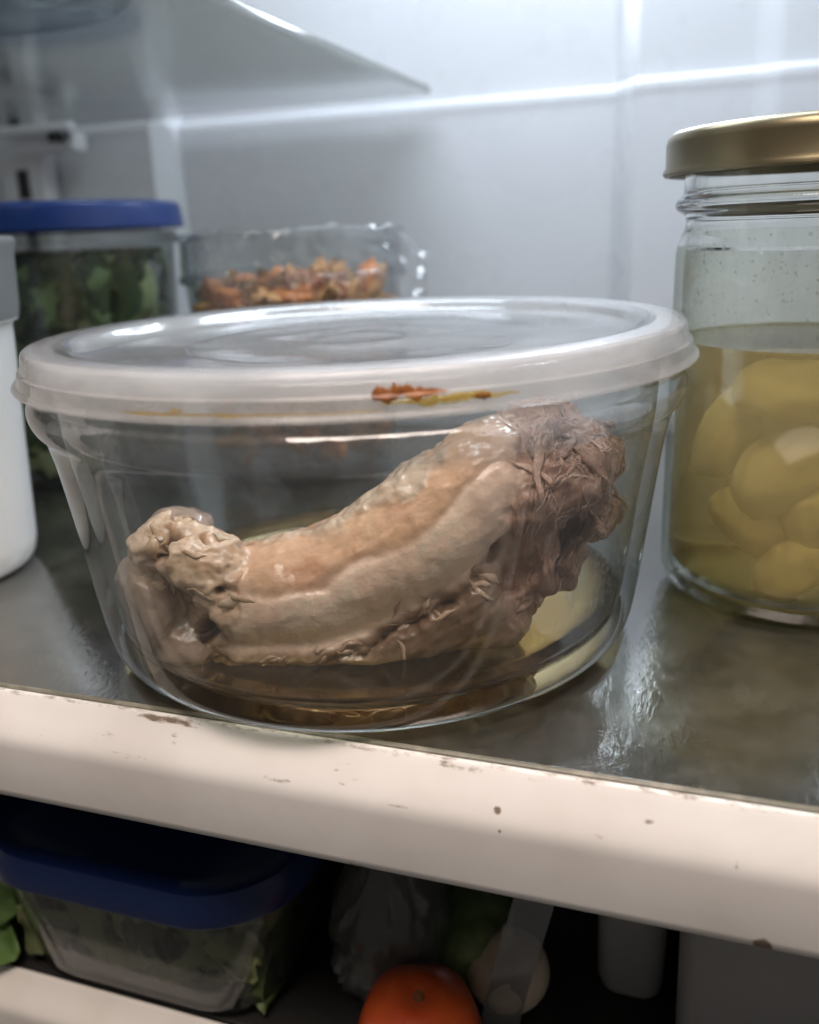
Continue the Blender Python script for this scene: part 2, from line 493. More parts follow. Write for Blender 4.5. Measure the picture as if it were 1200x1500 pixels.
# ------------------------------------------------------------------ glass bowl and plastic lid
bowl = empty('glass_bowl', (0, 0, 0.0004))
tag(bowl, 'round clear glass storage bowl standing at the shelf edge, holding the meat', 'bowl')
outer = [(0.0, 0.0014), (0.050, 0.0014), (0.0600, 0.0012), (0.0625, 0.0004), (0.0660, 0.0), (0.0710, 0.0003), (0.0758, 0.0018), (0.0788, 0.0050), (0.0804, 0.0100),
         (0.0820, 0.0200), (0.0845, 0.0400), (0.0866, 0.0560), (0.0880, 0.0640), (0.0893, 0.0682), (0.0911, 0.0705), (0.0921, 0.0730), (0.0922, 0.0755),
         (0.0913, 0.0772), (0.0903, 0.0790), (0.0900, 0.0850), (0.0893, 0.0878), (0.0878, 0.0888)]
inner = [(0.0862, 0.0880), (0.0852, 0.0850), (0.0848, 0.0740), (0.0842, 0.0650), (0.0825, 0.0540), (0.0805, 0.0400), (0.0780, 0.0200), (0.0766, 0.0125), (0.0752, 0.0085),
         (0.0715, 0.0062), (0.0640, 0.0054), (0.050, 0.0050), (0.0, 0.0050)]
pb = spline(outer + inner, 3)
V, F, MI = lathe(pb, 200, mat_of=lambda i: 0 if (pb[i][1] < 0.0036 and i < len(outer) * 3) else (2 if 0.0708 < pb[i][1] else 1))
V = [(x if abs(x) > 1e-7 else 0.0, y if abs(y) > 1e-7 else 0.0, z) for x, y, z in V]
bw_ = mk('bowl_wall', V, F, [M_glass, M_bowlwall, M_rim], bowl, angle=None)
bw_.data.polygons.foreach_set('material_index', MI)

def inner_r(z):
    zz = [p[1] for p in inner][::-1]; rr = [p[0] for p in inner][::-1]
    return np.interp(z, zz, rr)

# the lid
M_lidtop = thin('lid_plastic_top', (0.97, 0.975, 0.98), (0.70, 0.74, 0.78), 0.12, milk=0.16, milk_col=(0.93, 0.95, 0.97), bump=(30, 0.25, 0.0012), milk_noise=((40, 40, 40), 0.16, 0.30), f0=0.13)
M_lidlow = thin('lid_plastic_lower_band', (0.96, 0.955, 0.95), (0.72, 0.71, 0.70), 0.20, milk=0.22, milk_col=(0.92, 0.92, 0.93), bump=(120, 0.1, 0.0006), milk_noise=((60, 60, 200), 0.15, 0.28), through=0.5)
M_lidskirt = thin('lid_plastic_skirt', (0.95, 0.95, 0.945), (0.66, 0.66, 0.66), 0.20, milk=0.36, milk_col=(0.93, 0.94, 0.96), bump=(120, 0.1, 0.0006), milk_noise=((60, 60, 200), 0.29, 0.43), through=0.5)
lid = empty('bowl_lid', (0.0005, 0, 0.0004))
lid.rotation_euler = (0, R(-0.35), 0)
lid.scale = (0.982, 0.982, 1.0)
tag(lid, 'frosted clear plastic lid pressed onto the round glass bowl', 'lid')
ltop = [(0.0, 0.0868), (0.012, 0.0866), (0.0140, 0.0871), (0.016, 0.0866), (0.048, 0.0862), (0.0505, 0.0868), (0.053, 0.0862), (0.072, 0.0864), (0.0785, 0.0868), (0.0803, 0.0880), (0.0812, 0.0896), (0.0826, 0.0905), (0.0850, 0.0908)]
lskirt = [(0.0912, 0.0908), (0.0922, 0.0906), (0.0929, 0.0900), (0.0932, 0.0892), (0.0936, 0.0860), (0.0938, 0.0857), (0.0944, 0.0855), (0.0946, 0.0853), (0.0949, 0.0829), (0.0951, 0.0826), (0.0958, 0.0824), (0.0963, 0.0821), (0.0965, 0.0816), (0.0962, 0.0811),
          (0.0945, 0.0811), (0.0940, 0.0814), (0.0938, 0.0824), (0.0934, 0.0850), (0.0925, 0.0858), (0.0922, 0.0884), (0.0912, 0.0897)]
lin = [(0.0850, 0.0899), (0.0828, 0.0894), (0.0822, 0.0885), (0.0812, 0.0868), (0.0790, 0.0857), (0.072, 0.0853), (0.0, 0.0853)]
prof = ltop + lskirt + lin
nt, ns = len(ltop), len(lskirt)
V, F, MI = lathe(prof, 200, mat_of=lambda i: (2 if prof[i][1] < 0.0856 else 1) if nt - 1 <= i < nt + ns else 0)
V = np.array(V); rr_ = np.hypot(V[:, 0], V[:, 1])
sag = 0.0007 * fbm(np.stack([V[:, 0] * 28, V[:, 1] * 28, 0 * rr_], 1), 2) * (1 - sstep(0.06, 0.078, rr_)) - 0.0006 * (1 - sstep(0.0, 0.075, rr_))
V[:, 2] += sag
lo = mk('lid_panel', V, F, [M_lidtop, M_lidskirt, M_lidlow], lid, angle=38)
lo.data.polygons.foreach_set('material_index', MI)
# sauce dried on the skirt of the lid (front right)
M_sauce = pmat('dried_orange_sauce', (0.36, 0.13, 0.035), 0.35, 0.25, 1.4, noise=(300, (0.20, 0.07, 0.02), 0.4, 0.7), bump=(400, 0.3, 0.0008))
M_oil = thin('yellow_oil_smear', (0.97, 0.86, 0.50), (0.7, 0.55, 0.25), 0.15, milk=0.14, milk_col=(0.75, 0.58, 0.24))
def smear(name, a0, a1, z0, z1, mat, seed, n=60, m=10, thr=0.0):
    """thin irregular deposit following the skirt wall"""
    V, F = [], []
    th = np.linspace(0, 1, n)
    nzv = fbm(np.stack([th * 4 + seed, 0 * th, 0 * th], 1), 5, 0.6)
    nz2 = fbm(np.stack([th * 4 + seed, 0 * th + 5, 0 * th], 1), 5, 0.6)
    env = (th ** 0.35 * (1 - th) ** 1.1) / 0.58 if seed % 2 > 0.5 else np.sin(math.pi * th) ** 0.6
    for i in range(n):
        a = a0 + (a1 - a0) * th[i]
        mid = (z0 + z1) / 2; h = (z1 - z0) / 2 * env[i]
        lo_, hi_ = mid - h * (0.5 + 1.2 * nzv[i]), mid + h * (0.9 + 1.0 * nz2[i])
        for j in range(m + 1):
            s = j / m
            z = lo_ + (hi_ - lo_) * s
            r = float(np.interp(z, [0.0824, 0.0828, 0.0853, 0.0858, 0.0888, 0.0902], [0.0957, 0.0948, 0.0945, 0.0938, 0.0933, 0.0926])) + 0.0001 + 0.00035 * math.sin(math.pi * s) * env[i]
            V.append((r * math.cos(a), r * math.sin(a), z))
    for i in range(n - 1):
        for j in range(m):
            F.append((i * (m + 1) + j, (i + 1) * (m + 1) + j, (i + 1) * (m + 1) + j + 1, i * (m + 1) + j + 1))
    o = mk(name, V, F, mat, lo, angle=None)
    so = o.modifiers.new('thick', 'SOLIDIFY'); so.thickness = 0.00025; so.offset = -1
    return o
sm = smear('sauce_smear', R(-67.0), R(-57.5), 0.0830, 0.0882, M_sauce, 1.0, n=140)
sm['label'] = 'dried orange sauce smear on the lid skirt'
smear('sauce_smear', R(-54.5), R(-52.2), 0.0832, 0.0850, M_sauce, 4.0, n=50)['label'] = 'small rust coloured sauce spot on the lid skirt'
smear('oil_smear', R(-66.0), R(-48.5), 0.0829, 0.0852, M_oil, 2.0, n=160)
smear('oil_smear', R(-100), R(-66), 0.0825, 0.0832, M_oil, 7.0, n=160)
smear('sauce_smear', R(-92.5), R(-90.5), 0.0829, 0.0842, M_oil, 9.0, n=40)

# ------------------------------------------------------------------ broth
M_broth = pmat('brown_broth', (0.94, 0.78, 0.47), 0.01, 0.985, 1.33, bump=(140, 0.12, 0.0006))
Nn_, Ln_ = nodes_of(M_broth)
va = Nn_.new('ShaderNodeVolumeAbsorption'); va.inputs['Color'].default_value = (0.74, 0.46, 0.14, 1); va.inputs['Density'].default_value = 24
Ln_.new(va.outputs[0], Nn_['Material Output'].inputs['Volume'])
zb = 0.0102
bp_ = [(0.0, 0.0047), (0.050, 0.0047), (0.0640, 0.0051), (0.0707, 0.0061), (0.0748, 0.0086), (0.0757, 0.0100), (0.0763, 0.0112), (0.0750, 0.0106), (0.0735, zb + 0.0001), (0.06, zb), (0.03, zb), (0.0, zb)]
V, F, _ = lathe(bp_, 120)
broth = mk('broth', V, F, M_broth, loc=(0, 0, 0.0004), angle=None)
tag(broth, 'shallow brown broth pooled in the bottom of the round glass bowl', 'broth')

# ------------------------------------------------------------------ the meat (local axes: u right, w away, v up)
BL = dict(
 KNOB=[(-0.0582, -0.0320, 0.0205, 0.0111, 0.0200, 0.0168), (-0.0542, -0.0200, 0.0339, 0.0098, 0.0160, 0.0083), (-0.0482, -0.0300, 0.0103, 0.0146, 0.0220, 0.0113), (-0.0474, -0.0240, 0.0204, 0.0138, 0.0200, 0.0138)],
 CRUST=[(-0.0540, -0.0380, 0.0385, 0.0085, 0.0110, 0.0075), (-0.0470, -0.0400, 0.0372, 0.0095, 0.0110, 0.0070), (-0.0400, -0.0410, 0.0325, 0.0100, 0.0120, 0.0085), (-0.0365, -0.0415, 0.0250, 0.0080, 0.0120, 0.0090), (-0.0370, -0.0405, 0.0180, 0.0070, 0.0110, 0.0075)],
 SHAFT=[(-0.0353, -0.0280, 0.0162, 0.0166, 0.0190, 0.0166), (-0.0237, -0.0270, 0.0159, 0.0167, 0.0200, 0.0167), (-0.0099, -0.0260, 0.0179, 0.0181, 0.0210, 0.0173), (0.0041, -0.0250, 0.0232, 0.0186, 0.0220, 0.0180), (0.0200, -0.0240, 0.0311, 0.0204, 0.0240, 0.0214), (0.0358, -0.0230, 0.0383, 0.0213, 0.0250, 0.0232)],
 LIMB=[(-0.0360, -0.0350, 0.0215, 0.0110, 0.0170, 0.0140), (-0.0250, -0.0355, 0.0225, 0.0112, 0.0190, 0.0158), (-0.0130, -0.0360, 0.0242, 0.0114, 0.0200, 0.0166), (-0.0020, -0.0360, 0.0278, 0.0118, 0.0205, 0.0174), (0.0085, -0.0360, 0.0335, 0.0122, 0.0210, 0.0180), (0.0200, -0.0355, 0.0412, 0.0128, 0.0210, 0.0188), (0.0300, -0.0345, 0.0485, 0.0126, 0.0205, 0.0178), (0.0370, -0.0330, 0.0540, 0.0105, 0.0185, 0.0140)],
 LOWER=[(-0.0319, -0.0385, 0.0090, 0.0120, 0.0155, 0.0070), (-0.0157, -0.0395, 0.0095, 0.0125, 0.0155, 0.0085), (0.0015, -0.0395, 0.0115, 0.0135, 0.0165, 0.0105), (0.0150, -0.0385, 0.0165, 0.0140, 0.0175, 0.0145), (0.0270, -0.0360, 0.0225, 0.0130, 0.0185, 0.0185), (0.0345, -0.0350, 0.0130, 0.0110, 0.0160, 0.0115)],
 HEAD=[(0.0447, -0.0280, 0.0504, 0.0159, 0.0260, 0.0168), (0.0544, -0.0260, 0.0513, 0.0141, 0.0260, 0.0151), (0.0608, -0.0280, 0.0428, 0.0087, 0.0200, 0.0113), (0.0618, -0.0280, 0.0564, 0.0071, 0.0180, 0.0093), (0.0490, -0.0240, 0.0617, 0.0131, 0.0200, 0.0084), (0.0486, -0.0280, 0.0303, 0.0125, 0.0220, 0.0115), (0.0397, -0.0300, 0.0211, 0.0096, 0.0180, 0.0106), (0.0674, -0.0280, 0.0609, 0.0030, 0.0060, 0.0034)])

def dense(chain, n=3):
    """insert in-between ellipsoids so that a chain reads as one limb"""
    out = []
    for a, b in zip(chain[:-1], chain[1:]):
        for k in range(n):
            t = k / n
            out.append(tuple(a[i] * (1 - t) + b[i] * t for i in range(6)))
    out.append(chain[-1])
    return out

def seg_dist(P, chain):
    """normalised distance of points to the chain's ellipsoids"""
    d = np.full(len(P), 9.0)
    for (u, w, v, a, b, c) in chain:
        d = np.minimum(d, np.sqrt(((P[:, 0] - u) / a) ** 2 + ((P[:, 1] - w) / b) ** 2 + ((P[:, 2] - v) / c) ** 2))
    return d

def build_meat():
    tmp = bmesh.new()
    chains = {k: (dense(v) if k in ('SHAFT', 'LIMB', 'LOWER', 'CRUST') else v) for k, v in BL.items()}
    for ch in chains.values():
        for (u, w, v, a, b, c) in ch:
            mat = Matrix.Translation((u, w, v)) @ Matrix.Diagonal((a, b, c, 1))
            bmesh.ops.create_icosphere(tmp, subdivisions=3, radius=1.0, matrix=mat)
    me = bpy.data.meshes.new('tmp'); tmp.to_mesh(me); tmp.free()
    ob = bpy.data.objects.new('tmp', me); COL.objects.link(ob)
    rm = ob.modifiers.new('r', 'REMESH'); rm.mode = 'VOXEL'; rm.voxel_size = 0.00062
    smo = ob.modifiers.new('s', 'SMOOTH'); smo.factor = 0.5; smo.iterations = 22
    dg = bpy.context.evaluated_depsgraph_get()
    me2 = bpy.data.meshes.new_from_object(ob.evaluated_get(dg))
    bpy.data.objects.remove(ob)
    n = len(me2.vertices)
    P = np.empty(n * 3); me2.vertices.foreach_get('co', P); P = P.reshape(-1, 3)
    Nn = np.empty(n * 3); me2.vertices.foreach_get('normal', Nn); Nn = Nn.reshape(-1, 3)
    # region weights from the anatomy
    wb = 0.18 * fbm(P * 160, 3)
    D = {k: seg_dist(P, ch) for k, ch in chains.items()}
    head = 1 - sstep(0.95, 1.22, D['HEAD'] + 0.5 * wb)
    head *= sstep(0.033, 0.041, P[:, 0] + 0.008 * fbm(P * 110, 3))
    # height across the limb, 0 at its lower edge, 1 along the top
    lu = np.array([q[0] for q in BL['LIMB']]); lv = np.array([q[2] for q in BL['LIMB']]); lc = np.array([q[5] for q in BL['LIMB']])
    t = (P[:, 2] - np.interp(P[:, 0], lu, lv)) / np.interp(P[:, 0], lu, lc) * 0.5 + 0.5 + 0.05 * fbm(P * 90, 3) + 0.09 * fbm(P * 38 + 6, 2)
    limb = (1 - sstep(1.02, 1.22, D['LIMB'] + 0.25 * wb)) * (1 - head)
    crust = (1 - sstep(1.0, 1.28, D['CRUST'] + 1.3 * wb)) * (1 - sstep(-0.034, -0.029, P[:, 0] + 0.006 * fbm(P * 150, 2)))
    limb *= 1 - crust
    lower = (1 - limb) * (1 - head) * (1 - crust) * (1 - sstep(1.0, 1.25, D['LOWER'] + wb))
    knob = (1 - sstep(1.0, 1.3, D['KNOB'] + wb)) * (1 - crust) * (1 - limb) * (1 - sstep(-0.044, -0.034, P[:, 0]))
    stripe = limb * sstep(0.10, 0.19, t) * (1 - sstep(0.66, 0.80, t))
    skin = limb * sstep(0.69, 0.80, t)
    fat = limb * sstep(0.955, 1.02, t + 0.05 * fbm(P * 200, 2))
    # relief
    f_dir = np.array([0.50, 0.0, 0.866]); s_dir = np.array([0.866, 0.0, -0.5])
    warp = P + 0.0055 * np.stack([fbm(P * 60 + k * 31, 3) for k in range(3)], 1)
    fib = np.stack([warp @ f_dir * 95, P[:, 1] * 170, warp @ s_dir * 260], 1)
    along = np.stack([(P[:, 0] * 0.86 + P[:, 2] * 0.5) * 60, P[:, 1] * 160, (P[:, 2] * 0.86 - P[:, 0] * 0.5) * 330], 1)
    d = head * (0.0010 * ridged(fib, 4) + 0.0030 * fbm(P * 75, 3))
    tear = np.maximum(0, noise3(np.stack([warp @ f_dir * 50, P[:, 1] * 90, warp @ s_dir * 120], 1) + 40) - 0.12)
    d -= 0.012 * head * tear
    lump = 1 - 2.2 * np.abs(noise3(warp * 100 + 3))
    d += crust * (0.0013 * fbm(P * 210, 4) + 0.0002 * ridged(warp * 200, 2) + 0.0002 * lump + 0.0014 * fbm(P * 80, 2) - 0.020 * np.maximum(0, noise3(warp * 125 + 8) - 0.24))
    d += knob * (0.0014 * fbm(P * 80, 3) + 0.0006 * (1 - 2 * np.abs(noise3(warp * 70))))
    d += limb * (0.00010 * fbm(along, 3) + 0.0011 * fbm(P * 45, 2) + 0.00025 * fbm(P * 160, 3))
    d += skin * (0.00018 * ridged(along * 0.8, 2) + 0.0005 * fbm(P * 110, 3))
    d += fat * (0.0007 * fbm(warp * 210, 3) + 0.0005)
    d -= 0.0004 * limb * np.exp(-((t - 0.72) / 0.035) ** 2) * (1 + fbm(P * 80, 2))
    d -= 0.0030 * (limb + lower).clip(0, 1) * np.exp(-((t - 0.03 - 0.08 * fbm(P * 120, 3)) / 0.06) ** 2) * (1 + 1.6 * fbm(P * 130, 3)).clip(0, 3)
    d += lower * (0.0004 * ridged(along * 0.7, 3) + 0.0012 * fbm(P * 80, 3))
    rest = np.clip(1 - head - limb - crust - lower - knob, 0, 1)
    d += rest * (0.0006 * ridged(along, 3) + 0.0008 * fbm(P * 140, 3))
    Q = P + Nn * d[:, None]
    # it leans against the glass and lies on the bottom
    rad = np.hypot(Q[:, 0], Q[:, 1]); lim = inner_r(Q[:, 2]) - 0.0012
    k = np.where(rad > lim, lim / np.maximum(rad, 1e-6), 1.0)
    Q[:, 0] *= k; Q[:, 1] *= k
    Q[:, 2] = np.clip(Q[:, 2], 0.0058 + 0.0004 * noise3(P * 200), 0.0838)
    me2.vertices.foreach_set('co', Q.ravel())
    # flesh colours of the different tissues, darker along the crease and in the crust holes
    def mixc(c, w, col):
        return c * (1 - w[:, None]) + np.array(col) * w[:, None]
    C = np.tile(np.array([0.25, 0.155, 0.092]), (n, 1))
    big = fbm(P * 60, 3)
    C = mixc(C, sstep(-0.2, 0.5, big) * 0.6, (0.34, 0.23, 0.145))
    C = mixc(C, lower, (0.31, 0.195, 0.11))
    C = mixc(C, lower * sstep(-0.1, 0.5, fbm(P * 75 + 3, 3)) * 0.7, (0.21, 0.125, 0.075))
    C = mixc(C, lower * (1 - sstep(0.008, 0.016, P[:, 2])) * 0.8, (0.42, 0.31, 0.165))
    C = mixc(C, lower * sstep(-0.005, 0.012, P[:, 0]) * 0.6, (0.20, 0.12, 0.075))
    C = mixc(C, limb, (0.36, 0.235, 0.15))
    C = mixc(C, stripe, (0.88, 0.645, 0.48))
    C = mixc(C, stripe * sstep(0.0, 0.7, fbm(P * 55 + 4, 3)) * 0.35, (0.74, 0.48, 0.33))
    C = mixc(C, skin, (0.62, 0.37, 0.21))
    C = mixc(C, skin * sstep(-0.1, 0.6, fbm(P * 75 + 2, 3)) * 0.6, (0.68, 0.45, 0.26))
    C = mixc(C, skin * sstep(0.2, 0.7, fbm(P * 70 + 9, 3)) * 0.6, (0.50, 0.225, 0.10))
    C = mixc(C, limb * np.exp(-((t - 0.72) / 0.03) ** 2) * 0.25, (0.46, 0.23, 0.12))
    C = mixc(C, fat * 0.75, (0.52, 0.42, 0.30))
    C = mixc(C, limb * sstep(0.022, 0.036, P[:, 0]) * 0.45, (0.50, 0.345, 0.27))
    C = mixc(C, knob, (0.37, 0.265, 0.195))
    C = mixc(C, knob * sstep(0.0, 0.5, fbm(P * 90 + 2, 3)) * 0.7, (0.25, 0.165, 0.115))
    C = mixc(C, crust, (0.68, 0.49, 0.335))
    C = mixc(C, crust * sstep(0.0, 0.6, fbm(P * 130 + 5, 3)) * 0.7, (0.50, 0.31, 0.165))
    C = mixc(C, crust * sstep(0.26, 0.5, noise3(warp * 125 + 8)), (0.15, 0.085, 0.05))
    C = mixc(C, head, (0.43, 0.255, 0.185))
    C = mixc(C, head * sstep(-0.1, 0.6, fbm(fib * 0.8 + 3, 3)) * 0.8, (0.58, 0.375, 0.275))
    C = mixc(C, head * sstep(0.05, 0.6, fbm(P * 70 + 11, 3)) * 0.6, (0.22, 0.115, 0.078))
    C = C * (1 + 0.10 * fbm(P * 400, 3))[:, None]
    C = np.clip(C * 1.10, 0.01, 0.92)
    at = me2.color_attributes.new('tissue', 'FLOAT_COLOR', 'POINT')
    at.data.foreach_set('color', np.concatenate([C, head[:, None]], 1).astype(np.float32).ravel())
    m = pmat('cooked_meat', (0.3, 0.2, 0.14), 0.33, sss=0.0, coat=0.4, coat_r=0.10, spec=0.45)
    N, L = nodes_of(m)
    b = N['Principled BSDF']
    va = N.new('ShaderNodeVertexColor'); va.layer_name = 'tissue'
    L.new(va.outputs['Color'], b.inputs['Base Color'])
    tc = N.new('ShaderNodeTexCoord')
    tn = N.new('ShaderNodeTexNoise'); tn.inputs['Scale'].default_value = 900; tn.inputs['Detail'].default_value = 5
    L.new(tc.outputs['Object'], tn.inputs['Vector'])
    bp = N.new('ShaderNodeBump'); bp.inputs['Strength'].default_value = 0.35; bp.inputs['Distance'].default_value = 0.0006
    L.new(tn.outputs['Fac'], bp.inputs['Height'])
    mpf = N.new('ShaderNodeMapping'); mpf.inputs['Rotation'].default_value = (0, R(-30), 0); mpf.inputs['Scale'].default_value = (1500, 900, 130)
    L.new(tc.outputs['Object'], mpf.inputs['Vector'])
    tf = N.new('ShaderNodeTexNoise'); tf.inputs['Scale'].default_value = 1.0; tf.inputs['Detail'].default_value = 4; tf.inputs['Distortion'].default_value = 0.8
    L.new(mpf.outputs[0], tf.inputs['Vector'])
    hb = N.new('ShaderNodeMath'); hb.operation = 'MULTIPLY'
    L.new(tf.outputs['Fac'], hb.inputs[0]); L.new(va.outputs['Alpha'], hb.inputs[1])
    bp2 = N.new('ShaderNodeBump'); bp2.inputs['Strength'].default_value = 0.8; bp2.inputs['Distance'].default_value = 0.0012
    L.new(hb.outputs[0], bp2.inputs['Height']); L.new(bp.outputs[0], bp2.inputs['Normal']); L.new(bp2.outputs[0], b.inputs['Normal'])
    cw = N.new('ShaderNodeMapRange'); cw.inputs[3].default_value = 0.9; cw.inputs[4].default_value = 0.25
    L.new(va.outputs['Alpha'], cw.inputs[0]); L.new(cw.outputs[0], b.inputs['Coat Weight'])
    t2 = N.new('ShaderNodeTexNoise'); t2.inputs['Scale'].default_value = 130; L.new(tc.outputs['Object'], t2.inputs['Vector'])
    mr = N.new('ShaderNodeMapRange'); mr.inputs[1].default_value = 0.35; mr.inputs[2].default_value = 0.65; mr.inputs[3].default_value = 0.28; mr.inputs[4].default_value = 0.58
    L.new(t2.outputs['Fac'], mr.inputs[0]); L.new(mr.outputs[0], b.inputs['Roughness'])
    me2.materials.clear(); me2.materials.append(m)
    me2.shade_smooth()
    me2.name = 'flesh'
    root = empty('cooked_meat_joint', (0, 0, 0.0004), yaw)
    tag(root, 'cooked meat joint with pale shaft and torn brown end inside the glass bowl', 'meat')
    ob = bpy.data.objects.new('flesh', me2); COL.objects.link(ob); ob.parent = root
    # loose shreds hanging off the torn end, ragged bits along the pale bulge, flakes of fat at the knuckle
    me2.update()
    Nn = np.empty(n * 3); me2.vertices.foreach_get('normal', Nn); Nn = Nn.reshape(-1, 3)
    from mathutils.kdtree import KDTree
    kd = KDTree(n)
    for i in range(n): kd.insert(Q[i], i)
    kd.balance()
    def strands(name, weight, count, length, width, direction, lift, colours, seed, fibrous=0.0):
        rg = np.random.default_rng(seed)
        w = weight * (Nn[:, 1] < 0.35); w = w / w.sum()
        VV, FF, CC = [], [], []
        K, S = 13, 6
        for i in rg.choice(n, count, p=w):
            dv = np.array(direction) + rg.normal(size=3) * 0.40
            Ls = length * rg.uniform(0.45, 1.3); wd = width * rg.uniform(0.35, 1.3)
            col = np.array(colours[rg.integers(len(colours))]) * rg.uniform(0.8, 1.15)
            p, nn = Q[i].copy(), Nn[i].copy()
            b0 = len(VV); tw = rg.normal() * 0.5; free = rg.uniform() < 0.45
            for j in range(K):
                s = j / (K - 1)
                t = dv - nn * (dv @ nn); t /= np.linalg.norm(t) + 1e-9
                side = np.cross(nn, t)
                up_ = lift * max(0.0, s - 0.6) ** 2 * 8 if free else 0.0
                c = p + nn * (0.00005 + up_)
                hw = wd * 0.5 * math.sin(math.pi * (0.02 + 0.96 * s)) ** 1.15 * (1 + 0.25 * math.sin(9 * s + tw * 7))
                th = min(hw * 0.45, 0.00040)
                for q in range(S):
                    a_ = 2 * math.pi * q / S + tw * s
                    v = c + side * hw * math.cos(a_) + nn * th * math.sin(a_)
                    rad = math.hypot(v[0], v[1]); lim = inner_r(v[2]) - 0.0010
                    if rad > lim: v = np.array([v[0] * lim / rad, v[1] * lim / rad, v[2]])
                    v[2] = min(max(v[2], 0.006), 0.0838)
                    VV.append(v); CC.append(col)
                dv = dv + rg.normal(size=3) * 0.10
                p = p + t * Ls / (K - 1)
                co, ix, _ = kd.find(p)
                p = 0.35 * p + 0.65 * Q[ix]; nn = 0.6 * nn + 0.4 * Nn[ix]; nn /= np.linalg.norm(nn) + 1e-9
            for j in range(K - 1):
                for q in range(S):
                    a1 = b0 + j * S + q; a2 = b0 + j * S + (q + 1) % S
                    FF.append((a1, a2, a2 + S, a1 + S))
            FF.append(tuple(b0 + q for q in range(S))[::-1]); e = b0 + (K - 1) * S
            FF.append(tuple(e + q for q in range(S)))
        o = mk(name, VV, FF, m, root, angle=None)
        at2 = o.data.color_attributes.new('tissue', 'FLOAT_COLOR', 'POINT')
        at2.data.foreach_set('color', np.concatenate([np.array(CC), np.full((len(CC), 1), fibrous)], 1).astype(np.float32).ravel())
        o['kind'] = 'stuff'
        return o
    strands('torn_meat', (head > 0.95) * (P[:, 0] > 0.044) * (0.15 + sstep(0, 0.02, P[:, 2] - 0.01)), 36, 0.018, 0.0042, (0.35, 0, 0.9), 0.0010,
            [(0.43, 0.26, 0.19), (0.54, 0.35, 0.26), (0.35, 0.205, 0.15)], 5, 1.0)
    strands('meat_fibres', (head > 0.9) * (P[:, 0] > 0.041) * (0.3 + sstep(0, 0.02, P[:, 2] - 0.01)), 480, 0.012, 0.00075, (0.35, 0, 0.9), 0.0012,
            [(0.50, 0.32, 0.235), (0.62, 0.43, 0.33), (0.42, 0.25, 0.18)], 6, 1.0)
    strands('ragged_edge', (limb + lower).clip(0, 1) * np.exp(-((t - 0.08) / 0.09) ** 2) * (P[:, 0] > -0.03), 30, 0.008, 0.0016, (0.86, 0, 0.4), 0.0,
            [(0.56, 0.38, 0.255), (0.46, 0.30, 0.19), (0.66, 0.47, 0.33)], 7)
    strands('fat_flakes', crust, 18, 0.009, 0.0030, (0.6, 0, -0.5), 0.0,
            [(0.62, 0.455, 0.285), (0.54, 0.36, 0.21), (0.66, 0.51, 0.345)], 8)
    return root
build_meat()

# ------------------------------------------------------------------ condensation drops
def drops(name, n, a0, a1, z0, z1, rfun, size, mat, parent, seed):
    rg = np.random.default_rng(seed)
    VV, FF = [], []
    for k in range(n):
        a = rg.uniform(a0, a1); z = z0 + (z1 - z0) * rg.uniform() ** 0.8
        s = size * rg.uniform(0.35, 1.0) ** 1.5
        r = float(rfun(z)) + 0.00002
        c = np.array([r * math.cos(a), r * math.sin(a), z]); nn = -np.array([math.cos(a), math.sin(a), 0])
        t1 = np.array([-math.sin(a), math.cos(a), 0]); t2 = np.array([0, 0, 1.0])
        b0 = len(VV)
        for (h, q) in ((0.0, 1.0), (0.45, 0.78)):
            for j in range(8):
                th = 2 * math.pi * j / 8
                VV.append(c + nn * h * s * 0.7 + t1 * q * s * math.cos(th) + t2 * q * s * 1.2 * math.sin(th))
        VV.append(c + nn * s * 0.5)
        for j in range(8):
            j2 = (j + 1) % 8
            FF.append((b0 + j, b0 + j2, b0 + 8 + j2, b0 + 8 + j)); FF.append((b0 + 8 + j, b0 + 8 + j2, b0 + 16))
    o = mk(name, VV, FF, mat, parent, angle=None)
    o['kind'] = 'stuff'
    return o
M_water = thin('condensation', (0.95, 0.96, 0.96), (0.6, 0.62, 0.62), 0.05, milk=0.18, milk_col=(0.9, 0.9, 0.9), f0=0.12)
drops('condensation', 800, R(-24), R(20), 0.018, 0.068, inner_r, 0.00060, M_water, bw_, 1)
drops('condensation', 420, R(178), R(236), 0.028, 0.068, inner_r, 0.00046, M_water, bw_, 2)

# ------------------------------------------------------------------ jar with golden lid
JX, JY = 0.1262, 0.0505
jar = empty('glass_jar', (JX, JY, 0.0004))
tag(jar, 'tall clear glass jar with brass coloured screw lid at the right edge', 'jar')
jo = [(0.0, 0.0022), (0.026, 0.0022), (0.0300, 0.0014), (0.0320, 0.0), (0.0345, 0.0002), (0.0378, 0.0022), (0.0400, 0.0065), (0.0408, 0.0130), (0.0408, 0.0600), (0.0408, 0.1010), (0.0406, 0.1065), (0.0396, 0.1105), (0.0386, 0.1130), (0.0384, 0.1155),
      (0.0392, 0.1170), (0.0410, 0.1180), (0.0416, 0.1195), (0.0410, 0.1210), (0.0396, 0.1222), (0.0393, 0.1260), (0.0393, 0.1340), (0.0385, 0.1362)]
ji = [(0.0372, 0.1362), (0.0364, 0.1340), (0.0362, 0.1180), (0.0366, 0.1120), (0.0378, 0.1070), (0.0382, 0.1000), (0.0382, 0.0800), (0.0382, 0.0140), (0.0374, 0.0085), (0.0350, 0.0052), (0.0300, 0.0042), (0.0, 0.0042)]
pj = spline(jo + ji, 3)
nj = len(jo) * 3
V, F, MI = lathe(pj, 140, mat_of=lambda i: (1 if (i > nj - 2 and pj[i][1] > 0.081) else 0) if pj[i][1] < 0.108 else 2)
jo_ = mk('jar_wall', V, F, [M_jarglass, M_jarfog, M_jarneck], jar, angle=None)
